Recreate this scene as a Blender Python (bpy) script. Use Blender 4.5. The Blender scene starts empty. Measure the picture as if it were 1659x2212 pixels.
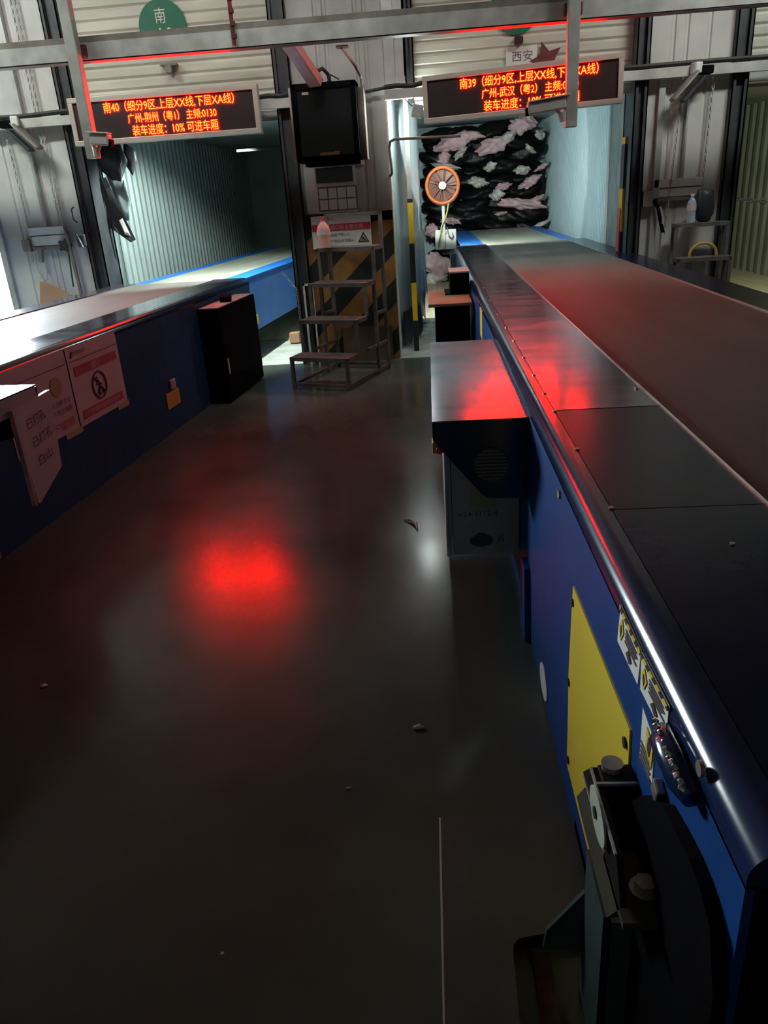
import bpy, bmesh, math, random
from mathutils import Vector, Matrix

scene = bpy.context.scene
COL = bpy.context.collection
PI = math.pi

# ------------------------------------------------------------------ camera
F_PX = 1639.4
cam_data = bpy.data.cameras.new('camera')
cam_data.sensor_fit = 'VERTICAL'
cam_data.sensor_height = 36.0
cam_data.lens = F_PX / 2212.0 * 36.0
cam_data.clip_start = 0.05
cam_data.clip_end = 200
cam = bpy.data.objects.new('camera', cam_data)
COL.objects.link(cam)
right = Vector((0.99664519, 0.05169174, -0.06345343))
down = Vector((-0.03834968, -0.38996648, -0.92003013))
fwd = Vector((-0.07230267, 0.91937702, -0.38667585))
cam.matrix_world = Matrix(((right.x, -down.x, -fwd.x, 0.0),
                           (right.y, -down.y, -fwd.y, 0.0),
                           (right.z, -down.z, -fwd.z, 1.65),
                           (0, 0, 0, 1)))
scene.camera = cam

# ------------------------------------------------------------------ world, exposure
DAYLIGHT = 85.0
world = bpy.data.worlds.new('world')
scene.world = world
world.use_nodes = True
bg = world.node_tree.nodes['Background']
bg.inputs['Color'].default_value = (0.84, 0.97, 1.0, 1)   # bright daylight outside the open dock at the far left
bg.inputs['Strength'].default_value = DAYLIGHT
scene.view_settings.view_transform = 'Standard'
scene.view_settings.look = 'None'
scene.view_settings.exposure = 0.0
scene.view_settings.gamma = 1.0
scene.view_settings.use_curve_mapping = False

# ------------------------------------------------------------------ lights (tuned here)
PIER_FILL_LEFT = 36.0        # unseen fill lights added under the roof to brighten the dock piers
PIER_FILL_RIGHT = 28.0
PIER_FILL_MID = 17.0
DOCK_R_SPOT = 260.0
BOOM_LAMP = 120.0
DOCK_R_GLOW = 34.0
DOCK_L_SPOT = 430.0
DOCK_3_SPOT = 90.0
LED_STRENGTH = 185.0

def area_light(name, loc, target, sx, sy, power, color):
    d = bpy.data.lights.new(name, 'AREA')
    d.shape = 'RECTANGLE'; d.size = sx; d.size_y = sy
    d.energy = power; d.color = color
    o = bpy.data.objects.new(name, d); COL.objects.link(o)
    o.location = loc
    o.rotation_euler = (Vector(target) - Vector(loc)).to_track_quat('-Z', 'Y').to_euler()
    return o

def spot_light(name, loc, target, power, angle, blend, color, radius=0.05):
    d = bpy.data.lights.new(name, 'SPOT')
    d.energy = power; d.spot_size = math.radians(angle); d.spot_blend = blend
    d.color = color; d.shadow_soft_size = radius
    o = bpy.data.objects.new(name, d); COL.objects.link(o)
    o.location = loc
    o.rotation_euler = (Vector(target) - Vector(loc)).to_track_quat('-Z', 'Y').to_euler()
    return o

def point_light(name, loc, power, color, radius=0.05):
    d = bpy.data.lights.new(name, 'POINT')
    d.energy = power; d.color = color; d.shadow_soft_size = radius
    o = bpy.data.objects.new(name, d); COL.objects.link(o); o.location = loc
    return o

portal = area_light('daylight_portal', (-5.70, 8.58, 1.325), (-5.70, 4.0, 1.325), 2.52, 2.67, 1.0, (1, 1, 1))
portal.data.cycles.is_portal = True
for nm, x, tx, pw in (('pier_fill_left', -4.6, -4.2, PIER_FILL_LEFT), ('pier_fill_middle', -1.3, -1.2, PIER_FILL_MID), ('pier_fill_right', 3.4, 2.4, PIER_FILL_RIGHT)):
    hall = area_light(nm, (x, 5.4, 4.9), (tx, 8.2, 2.2), 1.6, 0.3, pw, (0.95, 1.0, 0.93))  # added fill for the piers, no fixture modelled
    hall.data.spread = math.radians(95)

# ------------------------------------------------------------------ materials
def mat(name, color, rough=0.5, metal=0.0, var=0.12, scale=6.0, bump=0.0, bscale=40.0, spec=0.5,
        rvar=0.0, color2=None, stretch=(1, 1, 1), coat=0.0):
    m = bpy.data.materials.new(name); m.use_nodes = True
    nt = m.node_tree; b = nt.nodes['Principled BSDF']
    tc = nt.nodes.new('ShaderNodeTexCoord'); mp = nt.nodes.new('ShaderNodeMapping')
    mp.inputs['Scale'].default_value = stretch
    nt.links.new(tc.outputs['Object'], mp.inputs['Vector'])
    n = nt.nodes.new('ShaderNodeTexNoise'); n.inputs['Scale'].default_value = scale
    n.inputs['Detail'].default_value = 5.0
    nt.links.new(mp.outputs['Vector'], n.inputs['Vector'])
    r = nt.nodes.new('ShaderNodeValToRGB')
    c = Vector(color[:3])
    c2 = Vector(color2[:3]) if color2 else c * (1 - var)
    r.color_ramp.elements[0].position = 0.3; r.color_ramp.elements[1].position = 0.7
    r.color_ramp.elements[0].color = (*c2, 1)
    r.color_ramp.elements[1].color = (*(c * (1 + var * 0.5)), 1)
    nt.links.new(n.outputs['Fac'], r.inputs['Fac'])
    nt.links.new(r.outputs['Color'], b.inputs['Base Color'])
    b.inputs['Roughness'].default_value = rough
    b.inputs['Metallic'].default_value = metal
    b.inputs['Specular IOR Level'].default_value = spec
    if coat: b.inputs['Coat Weight'].default_value = coat
    if rvar:
        mr = nt.nodes.new('ShaderNodeMapRange')
        mr.inputs['From Min'].default_value = 0.3; mr.inputs['From Max'].default_value = 0.7
        mr.inputs['To Min'].default_value = max(0.02, rough - rvar); mr.inputs['To Max'].default_value = rough + rvar
        nt.links.new(n.outputs['Fac'], mr.inputs['Value']); nt.links.new(mr.outputs['Result'], b.inputs['Roughness'])
    if bump:
        n2 = nt.nodes.new('ShaderNodeTexNoise'); n2.inputs['Scale'].default_value = bscale
        n2.inputs['Detail'].default_value = 4.0
        nt.links.new(mp.outputs['Vector'], n2.inputs['Vector'])
        bp = nt.nodes.new('ShaderNodeBump'); bp.inputs['Strength'].default_value = bump
        bp.inputs['Distance'].default_value = 0.01
        nt.links.new(n2.outputs['Fac'], bp.inputs['Height']); nt.links.new(bp.outputs['Normal'], b.inputs['Normal'])
    return m

def emit(name, color, strength):
    m = bpy.data.materials.new(name); m.use_nodes = True
    nt = m.node_tree; b = nt.nodes['Principled BSDF']
    b.inputs['Base Color'].default_value = (0.02, 0.005, 0.005, 1)
    b.inputs['Emission Color'].default_value = (*color, 1)
    b.inputs['Emission Strength'].default_value = strength
    return m

def stripes(name, c1, c2, width, ang, axes='xz', rough=0.6, offset=0.0, dirt=0.35):
    """diagonal painted stripes in object space"""
    m = bpy.data.materials.new(name); m.use_nodes = True
    nt = m.node_tree; b = nt.nodes['Principled BSDF']
    tc = nt.nodes.new('ShaderNodeTexCoord'); sp = nt.nodes.new('ShaderNodeSeparateXYZ')
    nt.links.new(tc.outputs['Object'], sp.inputs[0])
    a = sp.outputs['X'] if axes[0] == 'x' else sp.outputs['Y']
    z = sp.outputs['Z']
    m1 = nt.nodes.new('ShaderNodeMath'); m1.operation = 'MULTIPLY'; m1.inputs[1].default_value = math.sin(ang) / width
    m2 = nt.nodes.new('ShaderNodeMath'); m2.operation = 'MULTIPLY_ADD'; m2.inputs[1].default_value = math.cos(ang) / width
    nt.links.new(a, m1.inputs[0]); nt.links.new(z, m2.inputs[0]); nt.links.new(m1.outputs[0], m2.inputs[2])
    m3 = nt.nodes.new('ShaderNodeMath'); m3.operation = 'ADD'; m3.inputs[1].default_value = offset
    nt.links.new(m2.outputs[0], m3.inputs[0])
    fr = nt.nodes.new('ShaderNodeMath'); fr.operation = 'FRACT'; nt.links.new(m3.outputs[0], fr.inputs[0])
    gt = nt.nodes.new('ShaderNodeMath'); gt.operation = 'GREATER_THAN'; gt.inputs[1].default_value = 0.5
    nt.links.new(fr.outputs[0], gt.inputs[0])
    mx = nt.nodes.new('ShaderNodeMix'); mx.data_type = 'RGBA'
    mx.inputs['A'].default_value = (*c1, 1); mx.inputs['B'].default_value = (*c2, 1)
    nt.links.new(gt.outputs[0], mx.inputs['Factor'])
    no = nt.nodes.new('ShaderNodeTexNoise'); no.inputs['Scale'].default_value = 7; no.inputs['Detail'].default_value = 6
    mr = nt.nodes.new('ShaderNodeMapRange'); mr.inputs['From Min'].default_value = .35; mr.inputs['From Max'].default_value = .65
    mr.inputs['To Min'].default_value = 1 - dirt; mr.inputs['To Max'].default_value = 1
    nt.links.new(tc.outputs['Object'], no.inputs['Vector']); nt.links.new(no.outputs['Fac'], mr.inputs['Value'])
    mu = nt.nodes.new('ShaderNodeMix'); mu.data_type = 'RGBA'; mu.blend_type = 'MULTIPLY'; mu.inputs['Factor'].default_value = 1
    nt.links.new(mx.outputs['Result'], mu.inputs['A']); nt.links.new(mr.outputs['Result'], mu.inputs['B'])
    nt.links.new(mu.outputs['Result'], b.inputs['Base Color'])
    b.inputs['Roughness'].default_value = rough
    return m

def glassy(name, color, alpha, rough=0.15):
    m = bpy.data.materials.new(name); m.use_nodes = True
    nt = m.node_tree; b = nt.nodes['Principled BSDF']
    no = nt.nodes.new('ShaderNodeTexNoise'); no.inputs['Scale'].default_value = 4
    mr = nt.nodes.new('ShaderNodeMapRange'); mr.inputs['To Min'].default_value = alpha - .15; mr.inputs['To Max'].default_value = min(1, alpha + .15)
    nt.links.new(no.outputs['Fac'], mr.inputs['Value']); nt.links.new(mr.outputs['Result'], b.inputs['Alpha'])
    b.inputs['Base Color'].default_value = (*color, 1); b.inputs['Roughness'].default_value = rough
    return m

M = {}
M['floor'] = mat('floor_epoxy', (0.088, 0.104, 0.090), 0.20, 0, 0.3, 1.3, 0.08, 7, 0.28, 0.05)
M['concrete'] = mat('dock_concrete', (0.45, 0.47, 0.42), 0.8, 0, 0.3, 5, 0.2, 30)
M['wall'] = mat('white_cladding', (0.56, 0.56, 0.53), 0.55, 0, 0.22, 2.2)
M['wall_dim'] = mat('grey_wall', (0.22, 0.22, 0.21), 0.8, 0, 0.2, 2)
M['shutter'] = mat('shutter_slats', (0.56, 0.55, 0.47), 0.5, 0, 0.25, 3.0, stretch=(0.4, 1, 2))
M['track'] = mat('dark_steel_track', (0.055, 0.06, 0.065), 0.5, 0.3, 0.4, 6)
M['galv'] = mat('galvanised_steel', (0.50, 0.51, 0.49), 0.45, 0.55, 0.2, 5)
M['galv_dull'] = mat('dull_grey_steel', (0.50, 0.50, 0.47), 0.55, 0.25, 0.3, 6)
M['grime'] = mat('grimy_steel', (0.22, 0.20, 0.17), 0.7, 0.2, 0.35, 6)
M['stool'] = mat('stool_steel', (0.16, 0.145, 0.13), 0.5, 0.35, 0.4, 9)
M['black'] = mat('black_paint', (0.005, 0.005, 0.006), 0.6, 0, 0.3, 5, 0, 40, 0.02)
M['rubber'] = mat('black_cable_rubber', (0.02, 0.02, 0.02), 0.6, 0, 0.3, 9)
M['blue'] = mat('navy_blue_paint', (0.006, 0.048, 0.200), 0.45, 0, 0.16, 7, 0.03, 120, 0.14)
M['blue_grey'] = mat('hazed_blue_paint', (0.022, 0.066, 0.150), 0.5, 0, 0.2, 7, 0.03, 120, 0.1)  # greyer than the navy: glare haze and fill light put into the colour
M['navy'] = mat('glossy_navy_deck', (0.009, 0.013, 0.042), 0.26, 0.0, 0.3, 4, 0.03, 30, 0.12)
M['boom'] = mat('bright_blue_paint', (0.02, 0.17, 0.62), 0.4, 0, 0.15, 4)
M['edge'] = mat('dark_navy_edge', (0.006, 0.018, 0.060), 0.17, 0.0, 0.2, 5, 0, 40, 0.5)
M['belt'] = mat('grey_brown_belt', (0.165, 0.155, 0.14), 0.62, 0, 0.18, 3.0, 0.06, 180, 0.25, stretch=(1.4, 0.25, 1))
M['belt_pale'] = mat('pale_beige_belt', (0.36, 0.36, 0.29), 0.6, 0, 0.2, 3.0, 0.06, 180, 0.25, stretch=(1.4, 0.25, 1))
M['wall_pier'] = mat('grey_white_cladding', (0.40, 0.40, 0.38), 0.55, 0, 0.25, 2.2)
M['yellow'] = mat('yellow_paint', (0.72, 0.55, 0.04), 0.45, 0, 0.06, 3, 0, 40)
M['dark_yellow'] = mat('worn_yellow_plastic', (0.55, 0.33, 0.06), 0.5, 0, 0.2, 6)
M['white'] = mat('white_plastic', (0.72, 0.74, 0.70), 0.45, 0, 0.1, 4)
M['grey_cab'] = mat('light_grey_cabinet_paint', (0.36, 0.38, 0.36), 0.45, 0, 0.12, 5)
M['paper'] = mat('pinkish_white_poster', (0.55, 0.46, 0.47), 0.5, 0, 0.08, 5)
M['paper_white'] = mat('white_paper', (0.68, 0.69, 0.65), 0.6, 0, 0.06, 5)
M['red_print'] = mat('red_print', (0.55, 0.03, 0.06), 0.5, 0, 0.15, 9)
M['poster_red'] = mat('faded_red_print', (0.42, 0.07, 0.11), 0.5, 0, 0.15, 9)
M['ink'] = mat('black_ink', (0.02, 0.02, 0.02), 0.6, 0, 0.1, 9)
M['ink_grey'] = mat('grey_ink', (0.10, 0.08, 0.09), 0.6, 0, 0.1, 9)
M['green'] = mat('green_sign_paint', (0.006, 0.14, 0.075), 0.5, 0, 0.15, 5)
M['green_ink'] = mat('dark_green_blot', (0.01, 0.09, 0.035), 0.5, 0, 0.15, 9)
M['tape'] = mat('beige_tape', (0.40, 0.36, 0.19), 0.5, 0, 0.1, 9)
M['card'] = mat('brown_cardboard', (0.42, 0.24, 0.13), 0.8, 0, 0.15, 4)
M['corr'] = mat('pale_green_corrugated_steel', (0.47, 0.56, 0.53), 0.5, 0.1, 0.15, 2)
M['corr_blue'] = mat('pale_blue_corrugated_steel', (0.40, 0.55, 0.58), 0.5, 0.1, 0.12, 2)
M['corr_olive'] = mat('olive_grey_corrugated_steel', (0.28, 0.30, 0.24), 0.55, 0.1, 0.2, 2)
M['wood'] = mat('pale_worn_plank_floor', (0.62, 0.55, 0.38), 0.75, 0, 0.25, 3, stretch=(6, .4, 1))
M['tarp'] = mat('grey_green_tarpaulin', (0.20, 0.27, 0.26), 0.55, 0, 0.35, 4, 0.3, 9)
M['tarp_light'] = mat('pale_grey_tarpaulin', (0.42, 0.47, 0.47), 0.5, 0, 0.3, 5, 0.3, 10)
M['tarp_dark'] = mat('black_torn_tarpaulin', (0.025, 0.03, 0.035), 0.5, 0, 0.4, 6, 0.3, 12)
M['sack'] = mat('black_plastic_sack', (0.008, 0.008, 0.009), 0.40, 0, 0.5, 7, 1.0, 11, 0.28)
M['pink'] = mat('pale_pink_cloth', (0.80, 0.58, 0.60), 0.7, 0, 0.35, 6, 1.0, 16, 0.3, color2=(0.66, 0.42, 0.46))
M['cream'] = mat('off_white_cloth', (0.74, 0.72, 0.64), 0.7, 0, 0.35, 6, 1.0, 16, 0.3)
M['orange'] = mat('orange_plastic', (0.60, 0.15, 0.035), 0.45, 0, 0.1, 5)
M['fan_red'] = mat('brownish_red_fan_blades', (0.21, 0.09, 0.065), 0.5, 0, 0.2, 9)
M['strap'] = mat('yellow_green_strap', (0.55, 0.55, 0.16), 0.7, 0, 0.3, 20)
M['clear'] = glassy('cloudy_clear_plastic', (0.62, 0.72, 0.74), 0.55, 0.25)
M['pvc'] = glassy('cloudy_pvc_curtain', (0.55, 0.64, 0.66), 0.72, 0.22)
M['bottle'] = glassy('clear_bottle_plastic', (0.55, 0.62, 0.75), 0.5, 0.1)
M['bottle_pink'] = glassy('pinkish_bottle_plastic', (0.75, 0.42, 0.36), 0.7, 0.2)
M['rust'] = mat('rusty_iron', (0.045, 0.016, 0.011), 0.8, 0.1, 0.5, 14, 0.4, 40)
M['red_rust'] = mat('red_brown_paint', (0.16, 0.03, 0.03), 0.55, 0.1, 0.4, 12)
M['pinkish_steel'] = mat('cream_painted_steel', (0.46, 0.40, 0.39), 0.45, 0.2, 0.2, 6)
M['cam_white'] = mat('off_white_camera_plastic', (0.55, 0.52, 0.50), 0.4, 0, 0.12, 8)
M['frame_alu'] = mat('champagne_aluminium', (0.52, 0.49, 0.42), 0.4, 0.25, 0.08, 6)
M['led_panel'] = mat('dark_led_panel', (0.018, 0.008, 0.010), 0.5, 0, 0.3, 60)
M['screen'] = mat('dark_glass', (0.012, 0.013, 0.014), 0.12, 0, 0.2, 3)
M['plate'] = mat('dark_steel_plate', (0.042, 0.056, 0.052), 0.5, 0.1, 0.3, 6, 0.1, 60)
M['black_steel'] = mat('oily_black_steel', (0.010, 0.011, 0.010), 0.5, 0.0, 0.3, 12, 0, 40, 0.12)
M['teal_steel'] = mat('teal_grey_steel', (0.05, 0.08, 0.08), 0.5, 0.3, 0.2, 9)
M['brown_steel'] = mat('brown_grey_steel', (0.075, 0.07, 0.052), 0.5, 0.4, 0.25, 12)
M['bolt'] = mat('zinc_bolt', (0.42, 0.38, 0.32), 0.35, 0.7, 0.2, 20)
M['disc_pale'] = mat('pale_plastic_disc', (0.42, 0.46, 0.40), 0.5, 0, 0.12, 20)
M['chrome_strip'] = mat('bare_metal_edge', (0.75, 0.75, 0.74), 0.22, 0.9, 0.1, 9)
M['brown_board'] = mat('dark_brown_board', (0.10, 0.062, 0.03), 0.7, 0, 0.3, 5)
M['hazard'] = stripes('hazard_stripes', (0.30, 0.14, 0.035), (0.012, 0.014, 0.017), 0.36, math.radians(-43), 'xz', 0.6, 0.15)
M['pole_band'] = stripes('yellow_black_bands', (0.75, 0.50, 0.02), (0.02, 0.02, 0.02), 0.80, 0.0, 'xz', 0.5, 0.625, 0.25)
M['sticker_edge'] = stripes('sticker_hazard_edge', (0.75, 0.58, 0.04), (0.02, 0.02, 0.02), 0.026, math.radians(45), 'yz', 0.5)
M['led'] = emit('led_letters', (1.0, 0.0048, 0.0004), LED_STRENGTH)
M['red_lamp'] = emit('red_indicator', (1.0, 0.03, 0.05), 3.0)
M['lamp_face'] = emit('lamp_lens', (0.9, 1.0, 0.95), 12.0)

M['steel_cover'] = mat('brushed_steel_cover', (0.18, 0.17, 0.23), 0.17, 0.8, 0.3, 5, 0.08, 3, 0.5, 0.04, stretch=(0.5, 2, 1))

# ------------------------------------------------------------------ geometry helpers
class MB:
    def __init__(self): self.bm = bmesh.new()
    def box(self, x0, x1, y0, y1, z0, z1, bev=0.0):
        bm = self.bm
        v = [bm.verts.new((x, y, z)) for x in (x0, x1) for y in (y0, y1) for z in (z0, z1)]
        f = [(0, 1, 3, 2), (4, 6, 7, 5), (0, 4, 5, 1), (2, 3, 7, 6), (0, 2, 6, 4), (1, 5, 7, 3)]
        fs = [bm.faces.new([v[i] for i in q]) for q in f]
        if bev:
            es = list({e for q in fs for e in q.edges})
            bmesh.ops.bevel(bm, geom=es, offset=bev, segments=2, affect='EDGES', profile=0.5)
        return self
    def obox(self, c, size, rot=(0, 0, 0), bev=0.0):
        from mathutils import Euler
        n0 = set(self.bm.verts)
        sx, sy, sz = [s / 2 for s in size]
        self.box(-sx, sx, -sy, sy, -sz, sz, bev)
        mtx = Matrix.Translation(Vector(c)) @ Euler(rot).to_matrix().to_4x4()
        for v in self.bm.verts:
            if v not in n0: v.co = mtx @ v.co
        return self
    def prism(self, pts, ext):
        bm = self.bm; ext = Vector(ext)
        a = [bm.verts.new(p) for p in pts]; b = [bm.verts.new(Vector(p) + ext) for p in pts]
        bm.faces.new(a); bm.faces.new(b[::-1])
        n = len(a)
        for i in range(n): bm.faces.new((a[i], b[i], b[(i + 1) % n], a[(i + 1) % n]))
        return self
    def tube(self, path, r, seg=10, closed=False, cap=True):
        bm = self.bm; P = [Vector(p) for p in path]; n = len(P); rings = []
        prev = None
        for i, p in enumerate(P):
            if closed: t = P[(i + 1) % n] - P[i - 1]
            elif i == 0: t = P[1] - P[0]
            elif i == n - 1: t = P[-1] - P[-2]
            else: t = (P[i + 1] - p).normalized() + (p - P[i - 1]).normalized()
            t.normalize()
            if prev is None:
                a = Vector((0, 0, 1)) if abs(t.z) < 0.9 else Vector((1, 0, 0))
                u = t.cross(a).normalized()
            else:
                u = (prev - t * prev.dot(t)).normalized()
            prev = u; w = t.cross(u)
            rr = r[i] if isinstance(r, (list, tuple)) else r
            rings.append([bm.verts.new(p + (u * math.cos(2 * PI * k / seg) + w * math.sin(2 * PI * k / seg)) * rr) for k in range(seg)])
        m = n if closed else n - 1
        for i in range(m):
            A, B = rings[i], rings[(i + 1) % n]
            for k in range(seg): bm.faces.new((A[k], A[(k + 1) % seg], B[(k + 1) % seg], B[k]))
        if cap and not closed:
            bm.faces.new(rings[0][::-1]); bm.faces.new(rings[-1])
        return self
    def cyl(self, p0, p1, r, seg=20, r2=None):
        return self.tube([p0, p1], [r, r if r2 is None else r2], seg)
    def sheet(self, fn, nu, nv, thick=None):
        """grid surface fn(u,v) with u,v in 0..1"""
        bm = self.bm
        g = [[bm.verts.new(fn(i / nu, j / nv)) for j in range(nv + 1)] for i in range(nu + 1)]
        for i in range(nu):
            for j in range(nv): bm.faces.new((g[i][j], g[i + 1][j], g[i + 1][j + 1], g[i][j + 1]))
        return self
    def build(self, name, material, parent=None, origin=None, smooth=False, solid=0.0):
        """verts are in the parent's frame (parents at an offset only: world minus its location)"""
        bm = self.bm
        bmesh.ops.recalc_face_normals(bm, faces=bm.faces[:])
        me = bpy.data.meshes.new(name)
        if parent is None and origin is not None:
            o_ = Vector(origin)
            for v in bm.verts: v.co -= o_
        elif parent is not None and not parent.get('_local'):
            off = parent['_org']
            o_ = Vector(off)
            for v in bm.verts: v.co -= o_
        if smooth:
            for e in bm.edges:
                if len(e.link_faces) == 2 and e.calc_face_angle(0) > 0.7: e.smooth = False
        bm.to_mesh(me); bm.free()
        me.materials.append(material)
        if smooth:
            for p in me.polygons: p.use_smooth = True
        o = bpy.data.objects.new(name, me); COL.objects.link(o)
        if parent is not None:
            o.parent = parent
            o['_org'] = list(parent['_org']); o['_local'] = parent.get('_local', 0)
        else:
            if origin is not None: o.location = origin
            o['_org'] = list(origin) if origin is not None else [0, 0, 0]
        if solid:
            md = o.modifiers.new('thickness', 'SOLIDIFY'); md.thickness = solid; md.offset = 0
        return o

def tag(o, label, cat, group=None, kind=None):
    o['label'] = label; o['category'] = cat
    if group: o['group'] = group
    if kind: o['kind'] = kind
    return o

def thing(name, label, cat, loc, rotz=0.0, group=None, local=False):
    o = bpy.data.objects.new(name, None); COL.objects.link(o)
    o.empty_display_size = 0.1
    o.location = loc; o.rotation_euler = (0, 0, rotz)
    o['_org'] = [0, 0, 0] if local else list(loc)
    o['_local'] = 1 if local else 0
    tag(o, label, cat, group)
    return o

def structure(o, label=None, cat=None):
    o['kind'] = 'structure'
    if label: o['label'] = label
    if cat: o['category'] = cat
    return o

def text_bm(body, w, h, o, ux, uz, spacing=1.0, offset=0.0, depth=0.0):
    """lettering fitted to a w x h box whose lower left corner is o, along ux, up uz"""
    cu = bpy.data.curves.new('t', 'FONT'); cu.body = body; cu.size = 1.0
    cu.space_character = spacing; cu.offset = offset; cu.resolution_u = 2
    ob = bpy.data.objects.new('t', cu); COL.objects.link(ob)
    bpy.context.view_layer.update()
    me = bpy.data.meshes.new_from_object(ob.evaluated_get(bpy.context.evaluated_depsgraph_get()))
    bpy.data.objects.remove(ob); bpy.data.curves.remove(cu)
    xs = [v.co.x for v in me.vertices]; ys = [v.co.y for v in me.vertices]
    x0, x1, y0, y1 = min(xs), max(xs), min(ys), max(ys)
    o = Vector(o); ux = Vector(ux).normalized(); uz = Vector(uz).normalized(); n = ux.cross(uz)
    bm = bmesh.new(); bm.from_mesh(me); bpy.data.meshes.remove(me)
    for v in bm.verts:
        v.co = o + ux * ((v.co.x - x0) / (x1 - x0) * w) + uz * ((v.co.y - y0) / (y1 - y0) * h)
    b = MB(); b.bm.free(); b.bm = bm
    return b

def text(name, body, w, h, o, ux, uz, material, parent, **k):
    return text_bm(body, w, h, o, ux, uz, **k).build(name, material, parent)

def corrugated(x, y0, y1, z0, z1, pitch, depth, sign, axis='x'):
    """vertical trapezoid ribs running along y in the plane x"""
    prof = []
    y = y0
    while y < y1:
        for dy, d in ((0, 0), (pitch * .35, 0), (pitch * .5, depth), (pitch * .85, depth)):
            prof.append((y + dy, d))
        y += pitch
    b = MB(); bm = b.bm
    lo = []; hi = []
    for yy, d in prof:
        p = (x + sign * d, yy) if axis == 'x' else (yy, x + sign * d)
        lo.append(bm.verts.new((*p, z0))); hi.append(bm.verts.new((*p, z1)))
    for i in range(len(prof) - 1): bm.faces.new((lo[i], lo[i + 1], hi[i + 1], hi[i]))
    return b

def polyline_chain(pts, r, link):
    """a welded link chain following pts"""
    b = MB(); P = [Vector(p) for p in pts]
    flip = 0
    for i in range(len(P) - 1):
        d = P[i + 1] - P[i]; n = max(1, int(d.length / link)); t = d.normalized()
        a = Vector((0, 0, 1)) if abs(t.z) < .9 else Vector((1, 0, 0))
        u = t.cross(a).normalized(); w = t.cross(u)
        for k in range(n):
            c = P[i] + d * ((k + .5) / n); s = u if flip else w; flip = 1 - flip
            ring = [c + t * (math.cos(q) * link * .62) + s * (math.sin(q) * link * .30) for q in [2 * PI * j / 8 for j in range(8)]]
            b.tube(ring, r, 5, closed=True)
    return b

# ================================================================== THE HALL
WY = 8.20       # front face of the dock wall
structure(MB().box(-9, 6, -6, 8.2, -0.2, 0).build('floor', M['floor']))
structure(MB().box(-4.4, 6.15, 8.2, 18.5, -0.2, -0.001).build('floor_bay', M['concrete']))
structure(MB().box(-30, -4.4, 8.2, 40, -0.2, -0.001).build('ground', M['concrete']))
structure(MB().box(-9, 6, -6, 8.75, 5.2, 5.35).build('ceiling', M['wall_dim']))
structure(MB().box(-9.15, -9, -6, 8.75, 0, 5.2).build('wall_left', M['wall_dim']))
structure(MB().box(6, 6.15, -6, 8.75, 0, 5.2).build('wall_right', M['wall_dim']))
structure(MB().box(-9, 6, -6.15, -6, 0, 5.2).build('wall_front', M['wall_dim']))
# shell added round the lorries to keep daylight out
structure(MB().box(-4.43, -4.36, 8.55, 18.5, -.2, 5.2).build('light_seal_left', M['wall_dim']))
structure(MB().box(6, 6.15, 8.75, 18.5, -.2, 5.2).build('light_seal_right', M['wall_dim']))
structure(MB().box(-4.43, 6.15, 18.5, 18.6, -.2, 5.35).build('light_seal_end', M['wall_dim']))
structure(MB().box(-4.43, 6.15, 8.75, 18.6, 5.2, 5.35).build('light_seal_top', M['wall_dim']))
# dock wall: piers and header
w = MB()
w.box(-9, -6.95, WY + .02, 8.55, 0, 3.6)
w.box(-4.45, -3.5, WY + .02, 8.55, 0, 3.6)
w.box(-1.24, -0.36, WY + .02, 8.55, 0, 3.6)
w.box(2.08, 2.84, WY + .02, 8.55, 0, 3.6)
w.box(5.3, 6, WY + .02, 8.55, 0, 3.6)
w.box(-9, 6, WY + .02, 8.55, 3.6, 5.2)
w.box(-6.95, -4.45, WY + .02, 8.55, 2.65, 3.6)
structure(w.build('wall_back', M['wall']))

def cladding(x0, x1, ribs, name, m='wall'):
    """folded sheet cladding on the face of a pier"""
    b = MB(); pts = [(x0, WY + .02), (x0, WY)]
    for r in ribs:
        pts += [(r - .022, WY), (r - .012, WY + .014), (r + .012, WY + .014), (r + .022, WY)]
    pts += [(x1, WY), (x1, WY + .02)]
    b.prism([(p[0], p[1], 0.0) for p in pts], (0, 0, 3.6))
    return structure(b.build(name, M[m]))
cladding(-1.24, -0.36, [-0.97, -0.885, -0.60, -0.515], 'trim_1', 'wall_pier')
cladding(2.08, 2.84, [2.30, 2.42, 2.62], 'trim_2')
cladding(-4.45, -3.5, [-4.20, -3.93, -3.87], 'trim_3')

# door tracks beside the openings
def track(x0, x1, name, y0=8.12, z1=3.6, z0=0.0):
    b = MB(); b.box(x0, x0 + .012, y0, 8.5, z0, z1); b.box(x0, x1, 8.46, 8.5, z0, z1); b.box(x1 - .012, x1, y0, 8.5, z0, z1)
    b.box(x0, x0 + .035, y0, y0 + .01, z0, z1); b.box(x1 - .035, x1, y0, y0 + .01, z0, z1)
    b.box(x0 + .035, x1 - .035, y0 + .05, y0 + .06, z0, z1)
    return structure(b.build(name, M['track']))
track(-3.52, -3.36, 'trim_4'); track(-1.40, -1.24, 'trim_5')
track(-0.16, -0.075, 'trim_6', 8.22, 3.6, 2.50); track(1.96, 2.085, 'trim_7'); track(2.84, 2.985, 'trim_8')
structure(MB().box(-0.36, -0.17, 8.215, 8.23, 2.52, 3.6).box(-.265, -.255, 8.2, 8.215, 2.52, 3.6).build('trim_9', M['galv']))

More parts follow.
